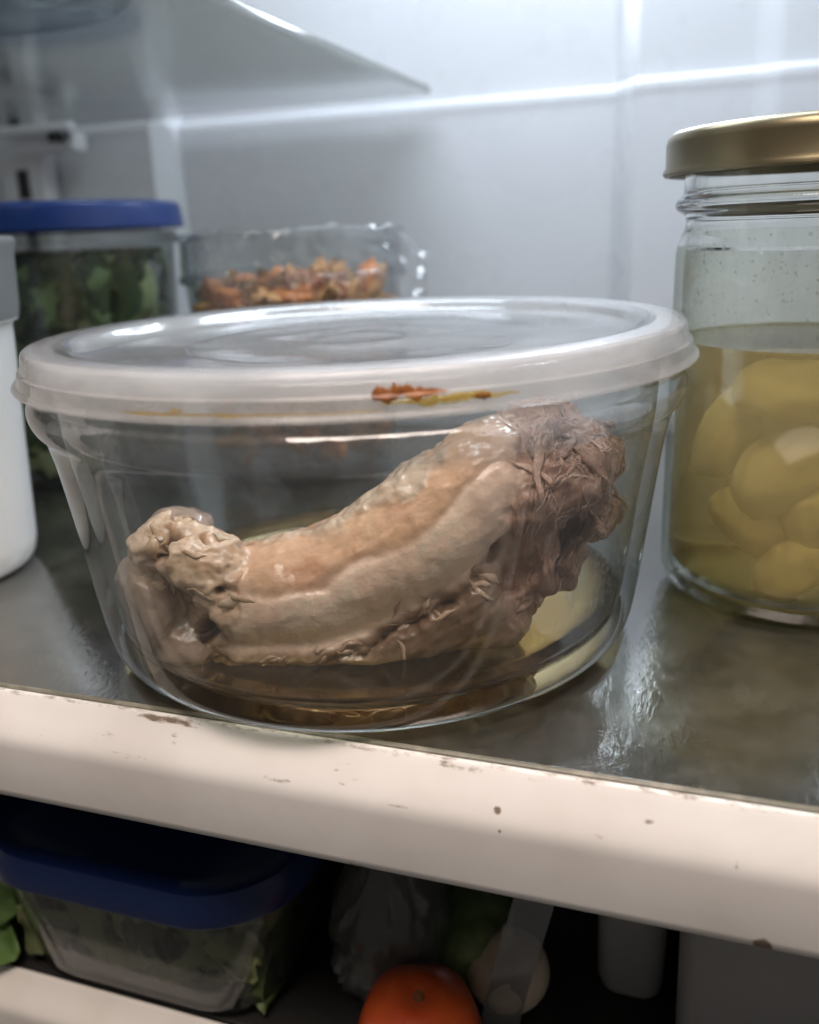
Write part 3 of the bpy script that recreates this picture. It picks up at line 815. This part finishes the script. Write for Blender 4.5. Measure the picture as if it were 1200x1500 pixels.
jo_.data.polygons.foreach_set('material_index', MI)
M_gold = pmat('brass_lacquered_tin', (0.20, 0.172, 0.105), 0.38, metal=0.8, bump=(70, 0.04, 0.0008), rough_noise=(35, 0.28, 0.42))
jl = [(0.0, 0.1385), (0.036, 0.1385), (0.0375, 0.1393), (0.0405, 0.1397), (0.0432, 0.1392), (0.0446, 0.1378), (0.0450, 0.1360), (0.0449, 0.1300), (0.0455, 0.1290), (0.0457, 0.1281), (0.0450, 0.1274), (0.0438, 0.1275), (0.0435, 0.1290), (0.0440, 0.1362), (0.0425, 0.1380), (0.0, 0.1376)]
V, F, _ = lathe(jl, 140)
mk('screw_lid', V, F, M_gold, jar, angle=55)
M_brine = pmat('yellow_brine', (0.70, 0.595, 0.31), 0.09, 0.74, 1.20)
Nn_, Ln_ = nodes_of(M_brine)
va = Nn_.new('ShaderNodeVolumeAbsorption'); va.inputs['Color'].default_value = (0.72, 0.60, 0.30, 1); va.inputs['Density'].default_value = 16
Ln_.new(va.outputs[0], Nn_['Material Output'].inputs['Volume'])
zj = 0.0800
V, F, _ = lathe([(0.0, 0.0039), (0.0300, 0.0039), (0.0352, 0.0049), (0.0377, 0.0083), (0.0385, 0.0140), (0.0385, zj + 0.0008), (0.0376, zj + 0.0002), (0.036, zj), (0.02, zj), (0.0, zj)], 120)
tag(mk('brine', V, F, M_brine, loc=(JX, JY, 0.0004), angle=None), 'cloudy yellow liquid filling the brass lidded jar to the middle', 'liquid')
M_chunk = pmat('peeled_chunk', (0.88, 0.82, 0.65), 0.5, noise=(60, (0.78, 0.68, 0.48), 0.4, 0.7), bump=(150, 0.25, 0.001))
def chunk(u, w, z, a, b, c, rx, ry, rz, seed, label):
    bm = bmesh.new()
    bmesh.ops.create_icosphere(bm, subdivisions=4, radius=1.0)
    P = np.array([v.co[:] for v in bm.verts])
    P = np.sign(P) * np.abs(P) ** 0.92
    P[:, 2] -= 0.22 * P[:, 0] ** 2 - 0.1; P[:, 1] *= 1 - 0.25 * P[:, 0]; P[:, 2] *= 1 - 0.22 * P[:, 0]
    P *= (1 + 0.09 * fbm(P * 1.2 + seed * 7.7, 2))[:, None]
    P *= np.array([a, b, c]) * 1.10
    P += 0.0006 * np.stack([fbm(P * 160 + seed + k, 2) for k in range(3)], 1)
    for v, q in zip(bm.verts, P): v.co = q
    me = bpy.data.meshes.new('peeled_chunk'); bm.to_mesh(me); bm.free(); me.shade_smooth()
    me.materials.append(M_chunk)
    o = bpy.data.objects.new('peeled_chunk', me); COL.objects.link(o)
    e1 = Vector((math.cos(yaw), math.sin(yaw), 0)); e3 = Vector((-math.sin(yaw), math.cos(yaw), 0))
    o.location = Vector((JX, JY, z)) + e1 * u + e3 * w
    o.rotation_euler = (R(rx), R(ry), R(rz) + yaw)
    tag(o, label, 'chunk', 'peeled chunks in the jar')
chunk(-0.0120, -0.0185, 0.0440, 0.0150, 0.0075, 0.0090, 0, -27, 0, 1, 'pale oblong peeled chunk tilted against the jar glass, the clearest one')
chunk(-0.0235, -0.0050, 0.0500, 0.0075, 0.0070, 0.0120, 0, 24, 0, 2, 'dim chunk at the left wall of the jar beside the clearest chunk')
chunk(0.0080, -0.0185, 0.0320, 0.0125, 0.0070, 0.0080, 0, -48, 0, 3, 'chunk cut by the right picture edge below the clearest chunk')
chunk(-0.0060, -0.0180, 0.0650, 0.0210, 0.0110, 0.0070, 0, 8, 0, 4, 'broad chunk just under the liquid surface in the jar')
chunk(-0.0180, -0.0140, 0.0270, 0.0125, 0.0070, 0.0075, 0, 44, 0, 5, 'chunk low in the jar at the left, slanting down')
chunk(-0.0070, -0.0205, 0.0155, 0.0115, 0.0065, 0.0070, 0, -18, 0, 6, 'chunk lying on the bottom of the jar')
chunk(0.0000, 0.0040, 0.0400, 0.0170, 0.0120, 0.0150, 0, 10, 30, 7, 'chunk deep in the middle of the jar behind the others')
chunk(0.0080, -0.0170, 0.0545, 0.0120, 0.0080, 0.0080, 0, 35, 0, 8, 'chunk at the right picture edge above the clearest chunk')
chunk(-0.0040, -0.0180, 0.0285, 0.0100, 0.0080, 0.0080, 0, 70, 0, 9, 'small upright chunk directly below the clearest chunk')
drops('condensation', 300, R(150), R(300), 0.083, 0.112, lambda z: np.interp(z, [0.08, 0.100, 0.107, 0.112], [0.0382, 0.0382, 0.0378, 0.0366]), 0.00055, M_water, jo_, 3)

# ------------------------------------------------------------------ white bottle at the left
M_milk = pmat('white_bottle_plastic', (0.80, 0.80, 0.79), 0.32)
M_cap = pmat('grey_cap_plastic', (0.22, 0.235, 0.24), 0.34)
bot = empty('white_bottle', (-0.1735, -0.004, 0.0004))
tag(bot, 'white plastic bottle with grey cap cut off by the left picture edge', 'bottle')
V, F, _ = lathe(spline([(0.0, 0.002), (0.022, 0.0015), (0.0285, 0.0), (0.0325, 0.0022), (0.0345, 0.0075), (0.0352, 0.016), (0.0375, 0.060), (0.0392, 0.0885), (0.0385, 0.0905), (0.0, 0.0905)], 4), 96)
mk('bottle_body', V, F, M_milk, bot, angle=50)
V, F, _ = lathe([(0.0, 0.1195), (0.040, 0.1195), (0.0438, 0.1192), (0.0448, 0.1180), (0.0446, 0.1162), (0.0440, 0.1140), (0.0436, 0.1120), (0.0425, 0.0955), (0.0418, 0.0915), (0.0405, 0.0908), (0.0, 0.0908)], 96)
mk('cap', V, F, M_cap, bot, angle=50)

# ------------------------------------------------------------------ tub of greens with blue lid
def leaf_mass(name, n, box_, mats, seed, size=0.022, rfun=None):
    """crumpled leaves packed in a container"""
    rg = np.random.default_rng(seed)
    VV, FF, MI = [], [], []
    A = 7
    for k in range(n):
        c = np.array([rg.uniform(box_[0], box_[1]), rg.uniform(box_[2], box_[3]), rg.uniform(box_[4], box_[5])])
        s = size * rg.uniform(0.6, 1.3)
        q = rg.normal(size=(3, 3)); q, _ = np.linalg.qr(q)
        b0 = len(VV); ph = rg.uniform(0, 20)
        for i in range(A):
            for j in range(A):
                a, b = i / (A - 1) * 2 - 1, j / (A - 1) * 2 - 1
                wdt = math.cos(a * 1.35) ** 0.6
                p = np.array([a, b * 0.65 * wdt, 0.35 * a * a + 0.22 * math.sin(5 * b + ph) + 0.2 * math.sin(4 * a + 2 * b + ph * 2)]) * s
                v = c + q @ p
                v = np.clip(v, [box_[0], box_[2], box_[4]], [box_[1], box_[3], box_[5]]) + rg.normal(size=3) * 0.0003
                if rfun is not None:
                    mx_, my_ = (box_[0] + box_[1]) / 2, (box_[2] + box_[3]) / 2
                    rd = math.hypot(v[0] - mx_, v[1] - my_); lm = rfun(v[2]) - rg.uniform(0.0005, 0.003)
                    if rd > lm: v[0] = mx_ + (v[0] - mx_) * lm / rd; v[1] = my_ + (v[1] - my_) * lm / rd
                VV.append(v)
        mi = int(rg.integers(len(mats)))
        for i in range(A - 1):
            for j in range(A - 1):
                FF.append((b0 + i * A + j, b0 + (i + 1) * A + j, b0 + (i + 1) * A + j + 1, b0 + i * A + j + 1)); MI.append(mi)
    o = mk(name, VV, FF, mats, angle=None)
    o.data.polygons.foreach_set('material_index', MI)
    return o
M_leafs = [pmat('leaf_dark', (0.045, 0.085, 0.025), 0.45, noise=(90, (0.08, 0.13, 0.045), 0.4, 0.7)), pmat('leaf_mid', (0.20, 0.30, 0.11), 0.45), pmat('leaf_pale', (0.48, 0.56, 0.28), 0.45), pmat('leaf_deep', (0.03, 0.06, 0.022), 0.5)]
M_blue = pmat('blue_lid_plastic', (0.008, 0.022, 0.095), 0.32, bump=(120, 0.05, 0.0006))
TX, TY = -0.2330, 0.150
tub = empty('greens_tub', (TX, TY, 0.0004))
tag(tub, 'round clear tub with a blue lid holding leafy greens behind the white bottle', 'tub')
def clear_box(parent, w, d, h, rad, taper, t=0.0016, name='tub_wall', mat=None):
    lv = [(w - taper, d - taper, rad, 0.0), (w - taper * 0.6, d - taper * 0.6, rad, 0.006), (w, d, rad, h - 0.004), (w + 0.004, d + 0.004, rad, h - 0.003), (w + 0.004, d + 0.004, rad, h), (w - 2 * t, d - 2 * t, rad - t, h),
          (w - 2 * t - taper * 0.6, d - 2 * t - taper * 0.6, rad - t, 0.006), (w - 2 * t - taper, d - 2 * t - taper, rad - t, t)]
    V, F = rbox(lv, 10)
    return mk(name, V, F, mat or M_thinplastic, parent, angle=45)
V, F, _ = lathe(spline([(0.0, 0.001), (0.050, 0.001), (0.0555, 0.0), (0.0590, 0.004), (0.0600, 0.010), (0.0655, 0.112), (0.0675, 0.1135), (0.0675, 0.1195), (0.0655, 0.1195)], 2) + [(0.0640, 0.1195), (0.0640, 0.111), (0.0585, 0.010), (0.0570, 0.005), (0.0530, 0.0024), (0.0, 0.0024)], 120)
mk('tub_wall', V, F, M_thinplastic, tub, angle=60)
V, F, _ = lathe(spline([(0.0705, 0.1212), (0.0716, 0.1216), (0.0718, 0.1228), (0.0710, 0.1300), (0.0702, 0.1328), (0.0685, 0.1340)], 3) + [(0.0640, 0.1340), (0.0630, 0.1332), (0.0622, 0.1318), (0.0, 0.1318), (0.0, 0.1300), (0.0690, 0.1300), (0.0698, 0.1212)], 120, closed=True)
TUBLID = (V, F)
def blue_lid(parent, w, d, z0, h, rad):
    lv = [(w, d, rad, z0), (w + 0.0008, d + 0.0008, rad, z0 + 0.001), (w - 0.0006, d - 0.0006, rad, z0 + h * 0.72), (w - 0.004, d - 0.004, rad - 0.002, z0 + h), (w - 0.016, d - 0.016, rad - 0.006, z0 + h), (w - 0.019, d - 0.019, rad - 0.007, z0 + h - 0.0022)]
    V, F = rbox(lv, 12)
    return mk('lid', V, F, M_blue, parent, angle=55)
mk('lid', TUBLID[0], TUBLID[1], pmat('bright_blue_lid_plastic', (0.012, 0.042, 0.20), 0.3), tub, angle=55)
g = leaf_mass('leafy_greens', 230, (TX - 0.056, TX + 0.056, TY - 0.056, TY + 0.056, 0.004, 0.112), M_leafs, 3, rfun=lambda z: 0.0575 + 0.0055 * (z - 0.01) / 0.1)
tag(g, 'dark and pale leafy greens packed inside the upper blue lidded tub', 'greens', kind='stuff')

# ------------------------------------------------------------------ clear dish of orange food under cling film
dish = empty('food_dish', (-0.0990, 0.165, 0.0004), R(6))
tag(dish, 'round clear glass dish of orange food behind the lidded bowl', 'dish')
V, F, _ = lathe(spline([(0.0, 0.001), (0.036, 0.001), (0.0395, 0.0), (0.0430, 0.003), (0.0460, 0.012), (0.0520, 0.092), (0.0545, 0.0945), (0.0550, 0.0965), (0.0540, 0.0985), (0.0525, 0.0990)], 2) + [(0.0505, 0.0975), (0.0495, 0.090), (0.0435, 0.012), (0.040, 0.006), (0.0, 0.0045)], 100)
mk('dish_wall', V, F, M_thinplastic, dish, angle=60)
V, F, _ = lathe([(0.0535, 0.0992), (0.0538, 0.1010), (0.0530, 0.1130), (0.0545, 0.1150), (0.0545, 0.1166), (0.0530, 0.1172), (0.0495, 0.1172), (0.0485, 0.1160), (0.0515, 0.1140), (0.0522, 0.1010), (0.0520, 0.0992)], 100, closed=True)
mk('clear_cover', V, F, M_thinplastic, dish, angle=45)
M_food = [pmat('orange_food', (0.62, 0.20, 0.04), 0.4, coat=0.3), pmat('brown_food', (0.26, 0.12, 0.045), 0.45), pmat('pale_food', (0.55, 0.27, 0.09), 0.45), pmat('rust_food', (0.30, 0.085, 0.02), 0.4, coat=0.2)]
def food_pile():
    rg = np.random.default_rng(5)
    bm = bmesh.new(); MI = []
    for k in range(420):
        a_, q_ = rg.uniform(0, 2 * math.pi), 0.040 * math.sqrt(rg.uniform())
        x, y = q_ * math.cos(a_), q_ * math.sin(a_)
        top = 0.0885 + 0.004 * math.exp(-((x - 0.014) / 0.020) ** 2 - (y / 0.03) ** 2) + 0.002 * math.sin(x * 200)
        z = rg.uniform(0.012, top) if k % 2 else top - rg.uniform(0, 0.008)
        s = rg.uniform(0.003, 0.0068)
        m = Matrix.Translation((x, y, z)) @ Matrix.Rotation(rg.uniform(0, 6), 4, Vector(rg.normal(size=3)).normalized()) @ Matrix.Diagonal((s * 2.3, s * 0.8, s * 0.45, 1))
        r = bmesh.ops.create_icosphere(bm, subdivisions=2, radius=1, matrix=m)
        mi = int(rg.integers(4))
        for v in r['verts']:
            v.co += Vector(rg.normal(size=3)) * s * 0.22
            for f in v.link_faces: f.material_index = mi
    me = bpy.data.meshes.new('orange_food'); bm.to_mesh(me); bm.free(); me.shade_smooth()
    for m in M_food: me.materials.append(m)
    o = bpy.data.objects.new('orange_food', me); COL.objects.link(o)
    o.location = (-0.0990, 0.165, 0.0004); o.rotation_euler = (0, 0, R(6))
    tag(o, 'chunky orange and brown food heaped in the clear dish', 'food', kind='stuff')
food_pile()
# crumpled cling film bunched at the right of the dish
M_film = thin('cling_film', (0.985, 0.985, 0.985), (0.8, 0.8, 0.82), 0.08, milk=0.015, f0=0.05)
def film():
    n, m = 60, 26
    V, F = [], []
    s = np.linspace(0, 1, n); t = np.linspace(0, 1, m)
    S, T = np.meshgrid(s, t, indexing='ij')
    X = -0.030 + 0.100 * S
    Y = -0.0570 + 0.004 * T + 0.030 * np.abs(2 * S - 0.62) ** 1.6 - 0.006 * np.sin(T * 3.0) - 0.012 * sstep(0.8, 1, S) * T
    Z = 0.1185 - 0.042 * T - 0.012 * sstep(0.82, 1.0, S)
    q = np.stack([S.ravel() * 9, T.ravel() * 3, 0 * S.ravel()], 1)
    nz = np.abs(noise3(q * 1.6)) + 0.5 * np.abs(noise3(q * 3.7))
    Y = Y.ravel() - 0.0025 * nz - 0.006 * nz * sstep(0.75, 1, S.ravel())
    Z = Z.ravel() + 0.003 * noise3(q * 2 + 4)
    P = np.stack([X.ravel(), Y, Z], 1)
    for i in range(n - 1):
        for j in range(m - 1):
            F.append((i * m + j, (i + 1) * m + j, (i + 1) * m + j + 1, i * m + j + 1))
    o = mk('cling_film', P, F, M_film, angle=25)
    o.modifiers.new('t', 'SOLIDIFY').thickness = 0.00012
    o.location = (-0.0990, 0.165, 0.0004); o.rotation_euler = (0, 0, R(6))
    tag(o, 'crumpled clear cling film bunched at the right of the orange food dish', 'cling film')
film()

# ------------------------------------------------------------------ bowl on the upper shelf, seen through its glass
ub = empty('glass_dish', (-0.150, 0.010, 0.1934))
tag(ub, 'round glass dish standing on the upper shelf, only its base ring showing', 'dish')
V, F, _ = lathe([(0.0, 0.002), (0.058, 0.002), (0.060, 0.0), (0.066, 0.0), (0.069, 0.002), (0.076, 0.012), (0.085, 0.045), (0.083, 0.045), (0.073, 0.012), (0.066, 0.006), (0.0, 0.005)], 96)
mk('dish_wall', V, F, M_glass, ub, angle=60)

# ------------------------------------------------------------------ things on the lower shelf
tub2 = empty('greens_tub', (-0.071, -0.004, -0.1248))
tag(tub2, 'low clear tub with dark blue lid on the lower shelf under the round bowl', 'tub')
clear_box(tub2, 0.108, 0.114, 0.046, 0.024, 0.014)
blue_lid(tub2, 0.118, 0.124, 0.0465, 0.0105, 0.032)
g2 = leaf_mass('leafy_greens', 190, (-0.071 - 0.0462, -0.071 + 0.0462, -0.004 - 0.0490, -0.004 + 0.0490, -0.1215, -0.080), [pmat('shaded_leaf', (0.10, 0.14, 0.045), 0.5), pmat('shaded_mid_leaf', (0.20, 0.23, 0.10), 0.5), pmat('shaded_deep_leaf', (0.03, 0.05, 0.018), 0.5)], 9, 0.020)  # leaf colours made darker to carry the shade of the lower compartment
tag(g2, 'green leaves in shaded tones packed inside the low blue lidded tub', 'greens', kind='stuff')
# loose leaf in front at the far left
M_leafb = pmat('fresh_leaf', (0.07, 0.14, 0.03), 0.4, noise=(120, (0.12, 0.20, 0.06), 0.4, 0.7))

def one_leaf(loc, rot, ln, wd, label):
    A, B = 16, 9
    V, F = [], []
    for i in range(A):
        for j in range(B):
            a, b = i / (A - 1), j / (B - 1) * 2 - 1
            w = math.sin(math.pi * min(0.97, 0.06 + a * 0.92)) ** 0.7
            V.append((ln * (a - 0.5), wd * b * w * 0.5, 0.25 * ln * (a - 0.4) ** 2 + 0.08 * ln * abs(b) ** 1.5 + 0.03 * ln * math.sin(14 * a + 3 * b)))
    for i in range(A - 1):
        for j in range(B - 1):
            F.append((i * B + j, (i + 1) * B + j, (i + 1) * B + j + 1, i * B + j + 1))
    o = mk('leaf', V, F, M_leafb, angle=None)
    o.modifiers.new('t', 'SOLIDIFY').thickness = 0.0006
    o.location = loc; o.rotation_euler = tuple(R(v) for v in rot)
    return tag(o, label, 'leaf', 'loose green leaves on the lower shelf')
one_leaf((-0.1345, -0.046, -0.1090), (55, -10, 15), 0.030, 0.016, 'fresh green leaf at the left picture edge, upper of two')
one_leaf((-0.1340, -0.052, -0.1210), (35, 5, -5), 0.032, 0.018, 'fresh green leaf at the left picture edge, lower of two')

def blob(name, loc, sc, mat, seed, amp, freq, rot=(0, 0, 0), sub=4, parent=None):
    bm = bmesh.new()
    bmesh.ops.create_icosphere(bm, subdivisions=sub, radius=1.0)
    P = np.array([v.co[:] for v in bm.verts])
    P *= (1 + amp * fbm(P * freq + seed, 3))[:, None]
    P *= np.array(sc)
    for v, q in zip(bm.verts, P): v.co = q
    me = bpy.data.meshes.new(name); bm.to_mesh(me); bm.free(); me.shade_smooth()
    me.materials.append(mat)
    o = bpy.data.objects.new(name, me); COL.objects.link(o)
    o.location = loc; o.rotation_euler = tuple(R(v) for v in rot)
    if parent is not None: o.parent = parent
    return o
# tomato with its dimpled top and stalk scar
M_tom = pmat('tomato_skin', (0.32, 0.045, 0.012), 0.32, coat=0.2, noise=(40, (0.46, 0.09, 0.02), 0.4, 0.7))
tom = empty('tomato', (0.0270, -0.0490, -0.1249))
tag(tom, 'shiny orange red tomato at the bottom of the picture on the lower shelf', 'tomato')
tp = spline([(0.0, 0.0020), (0.006, 0.0006), (0.012, 0.0030), (0.0180, 0.0100), (0.0186, 0.0140), (0.0160, 0.0210), (0.0090, 0.0250), (0.0045, 0.0248), (0.0, 0.0230)], 5)
V, F, _ = lathe(tp, 64)
V = [(x * (1 + 0.03 * math.cos(5 * math.atan2(y, x))), y * (1 + 0.03 * math.cos(5 * math.atan2(y, x))), z) for x, y, z in V]
mk('tomato_skin', V, F, M_tom, tom, angle=None)
M_stalk = pmat('stalk_scar', (0.16, 0.06, 0.02), 0.7)
V, F, _ = lathe([(0.0, 0.0255), (0.0012, 0.0255), (0.0016, 0.0242), (0.0022, 0.0230), (0.0, 0.0226)], 12)
mk('stalk', V, F, M_stalk, tom)
M_cuc = pmat('cucumber_skin', (0.11, 0.17, 0.06), 0.4, noise=(90, (0.25, 0.32, 0.15), 0.45, 0.7), bump=(180, 0.3, 0.001))
pth = spline([(0.0385, -0.026, -0.1115), (0.034, -0.010, -0.1115), (0.026, 0.030, -0.1110), (0.016, 0.080, -0.1115)], 6)
nr = len(pth)
V, F = tube(pth, [0.0128 * math.sin(math.pi * (0.06 + 0.88 * i / (nr - 1))) ** 0.35 for i in range(nr)], 24)
tag(mk('cucumber', V, F, M_cuc, angle=60), 'green cucumber lying behind the tomato on the lower shelf', 'cucumber')
M_onion = pmat('onion_skin', (0.62, 0.52, 0.40), 0.35, noise=(70, (0.70, 0.62, 0.50), 0.4, 0.7))
on = empty('onion', (0.0475, -0.020, -0.1249))
tag(on, 'small pale onion behind the clear divider on the lower shelf', 'onion')
V, F, _ = lathe(spline([(0.0, 0.0008), (0.004, 0.0), (0.0105, 0.004), (0.0135, 0.011), (0.0115, 0.0185), (0.005, 0.0225), (0.0022, 0.0255), (0.0014, 0.0290), (0.0, 0.0292)], 5), 40)
mk('onion_skin', V, F, M_onion, on, angle=None)
# crumpled produce bag
M_bag = thin('thin_bag_plastic', (0.90, 0.90, 0.90), (0.6, 0.6, 0.6), 0.18, milk=0.20, milk_col=(0.55, 0.56, 0.55), bump=(60, 0.5, 0.002))
def bag():
    V, F, _ = lathe(spline([(0.0, 0.001), (0.012, 0.0006), (0.017, 0.006), (0.018, 0.020), (0.015, 0.036), (0.008, 0.050), (0.0045, 0.057), (0.007, 0.064), (0.011, 0.070)], 6), 72)
    P = np.array(V); rr = np.hypot(P[:, 0], P[:, 1]); th = np.arctan2(P[:, 1], P[:, 0])
    q = np.stack([np.cos(th) * 2.2, np.sin(th) * 2.2, P[:, 2] * 60], 1)
    k = 1 + 0.22 * (0.5 - np.abs(noise3(q * 1.3))) + 0.14 * (0.5 - np.abs(noise3(q * 2.9)))
    P[:, 0] *= k; P[:, 1] *= k * 1.2
    o = mk('plastic_bag', P, F, M_bag, loc=(0.0075, -0.018, -0.1248), angle=30)
    o.modifiers.new('t', 'SOLIDIFY').thickness = 0.0002
    tag(o, 'crumpled translucent plastic bag beside the low blue lidded tub', 'plastic bag')
bag()
# clear divider strip and two frosted bins at the right
M_strip = thin('divider_plastic', (0.85, 0.86, 0.87), (0.5, 0.5, 0.52), 0.15, milk=0.30, milk_col=(0.55, 0.56, 0.58), f0=0.08)
V, F = loft([[(0.0412 + 0.0110 * s + dx, -0.035 + dy, z) for dx, dy in ((0, 0), (0.012, 0.002), (0.012, 0.0036), (0.0065, 0.0030), (0.006, 0.0038), (0, 0.0016))] for s, z in ((0, -0.1246), (0.35, -0.105), (1.0, -0.073), (1.5, -0.050))])
tag(mk('drawer_divider', V, F, M_strip, smooth=False), 'leaning clear plastic divider strip right of the tomato', 'divider')
M_bin = pmat('frosted_bin_plastic', (0.62, 0.63, 0.65), 0.38, 0.45, 1.35, noise=(18, (0.50, 0.51, 0.53), 0.4, 0.7))
def bin_(loc, w, d, h, label):
    e = empty('storage_bin', loc)
    tag(e, label, 'bin', 'frosted bins on the lower shelf')
    V, F = rbox([(w - 0.004, d - 0.004, 0.006, 0.0), (w - 0.002, d - 0.002, 0.006, 0.004), (w, d, 0.006, h - 0.006), (w - 0.004, d - 0.004, 0.004, h - 0.006), (w - 0.007, d - 0.007, 0.004, 0.004), (w - 0.008, d - 0.008, 0.004, 0.0025)], 6)
    mk('bin_wall', V, F, M_bin, e, angle=40)
    V, F = rbox([(w + 0.0005, d + 0.0005, 0.006, h - 0.0062), (w + 0.003, d + 0.003, 0.007, h - 0.005), (w + 0.003, d + 0.003, 0.007, h - 0.001), (w + 0.001, d + 0.001, 0.006, h), (w - 0.004, d - 0.004, 0.004, h), (w - 0.0045, d - 0.0045, 0.004, h - 0.006)], 6)
    mk('rim', V, F, M_bin, e, angle=40)
bin_((0.0850, 0.065, -0.1248), 0.0230, 0.150, 0.070, 'narrow frosted grey bin in the middle of the lower shelf')
bin_((0.1370, 0.052, -0.1248), 0.0760, 0.164, 0.080, 'wide frosted grey bin at the lower right picture corner')
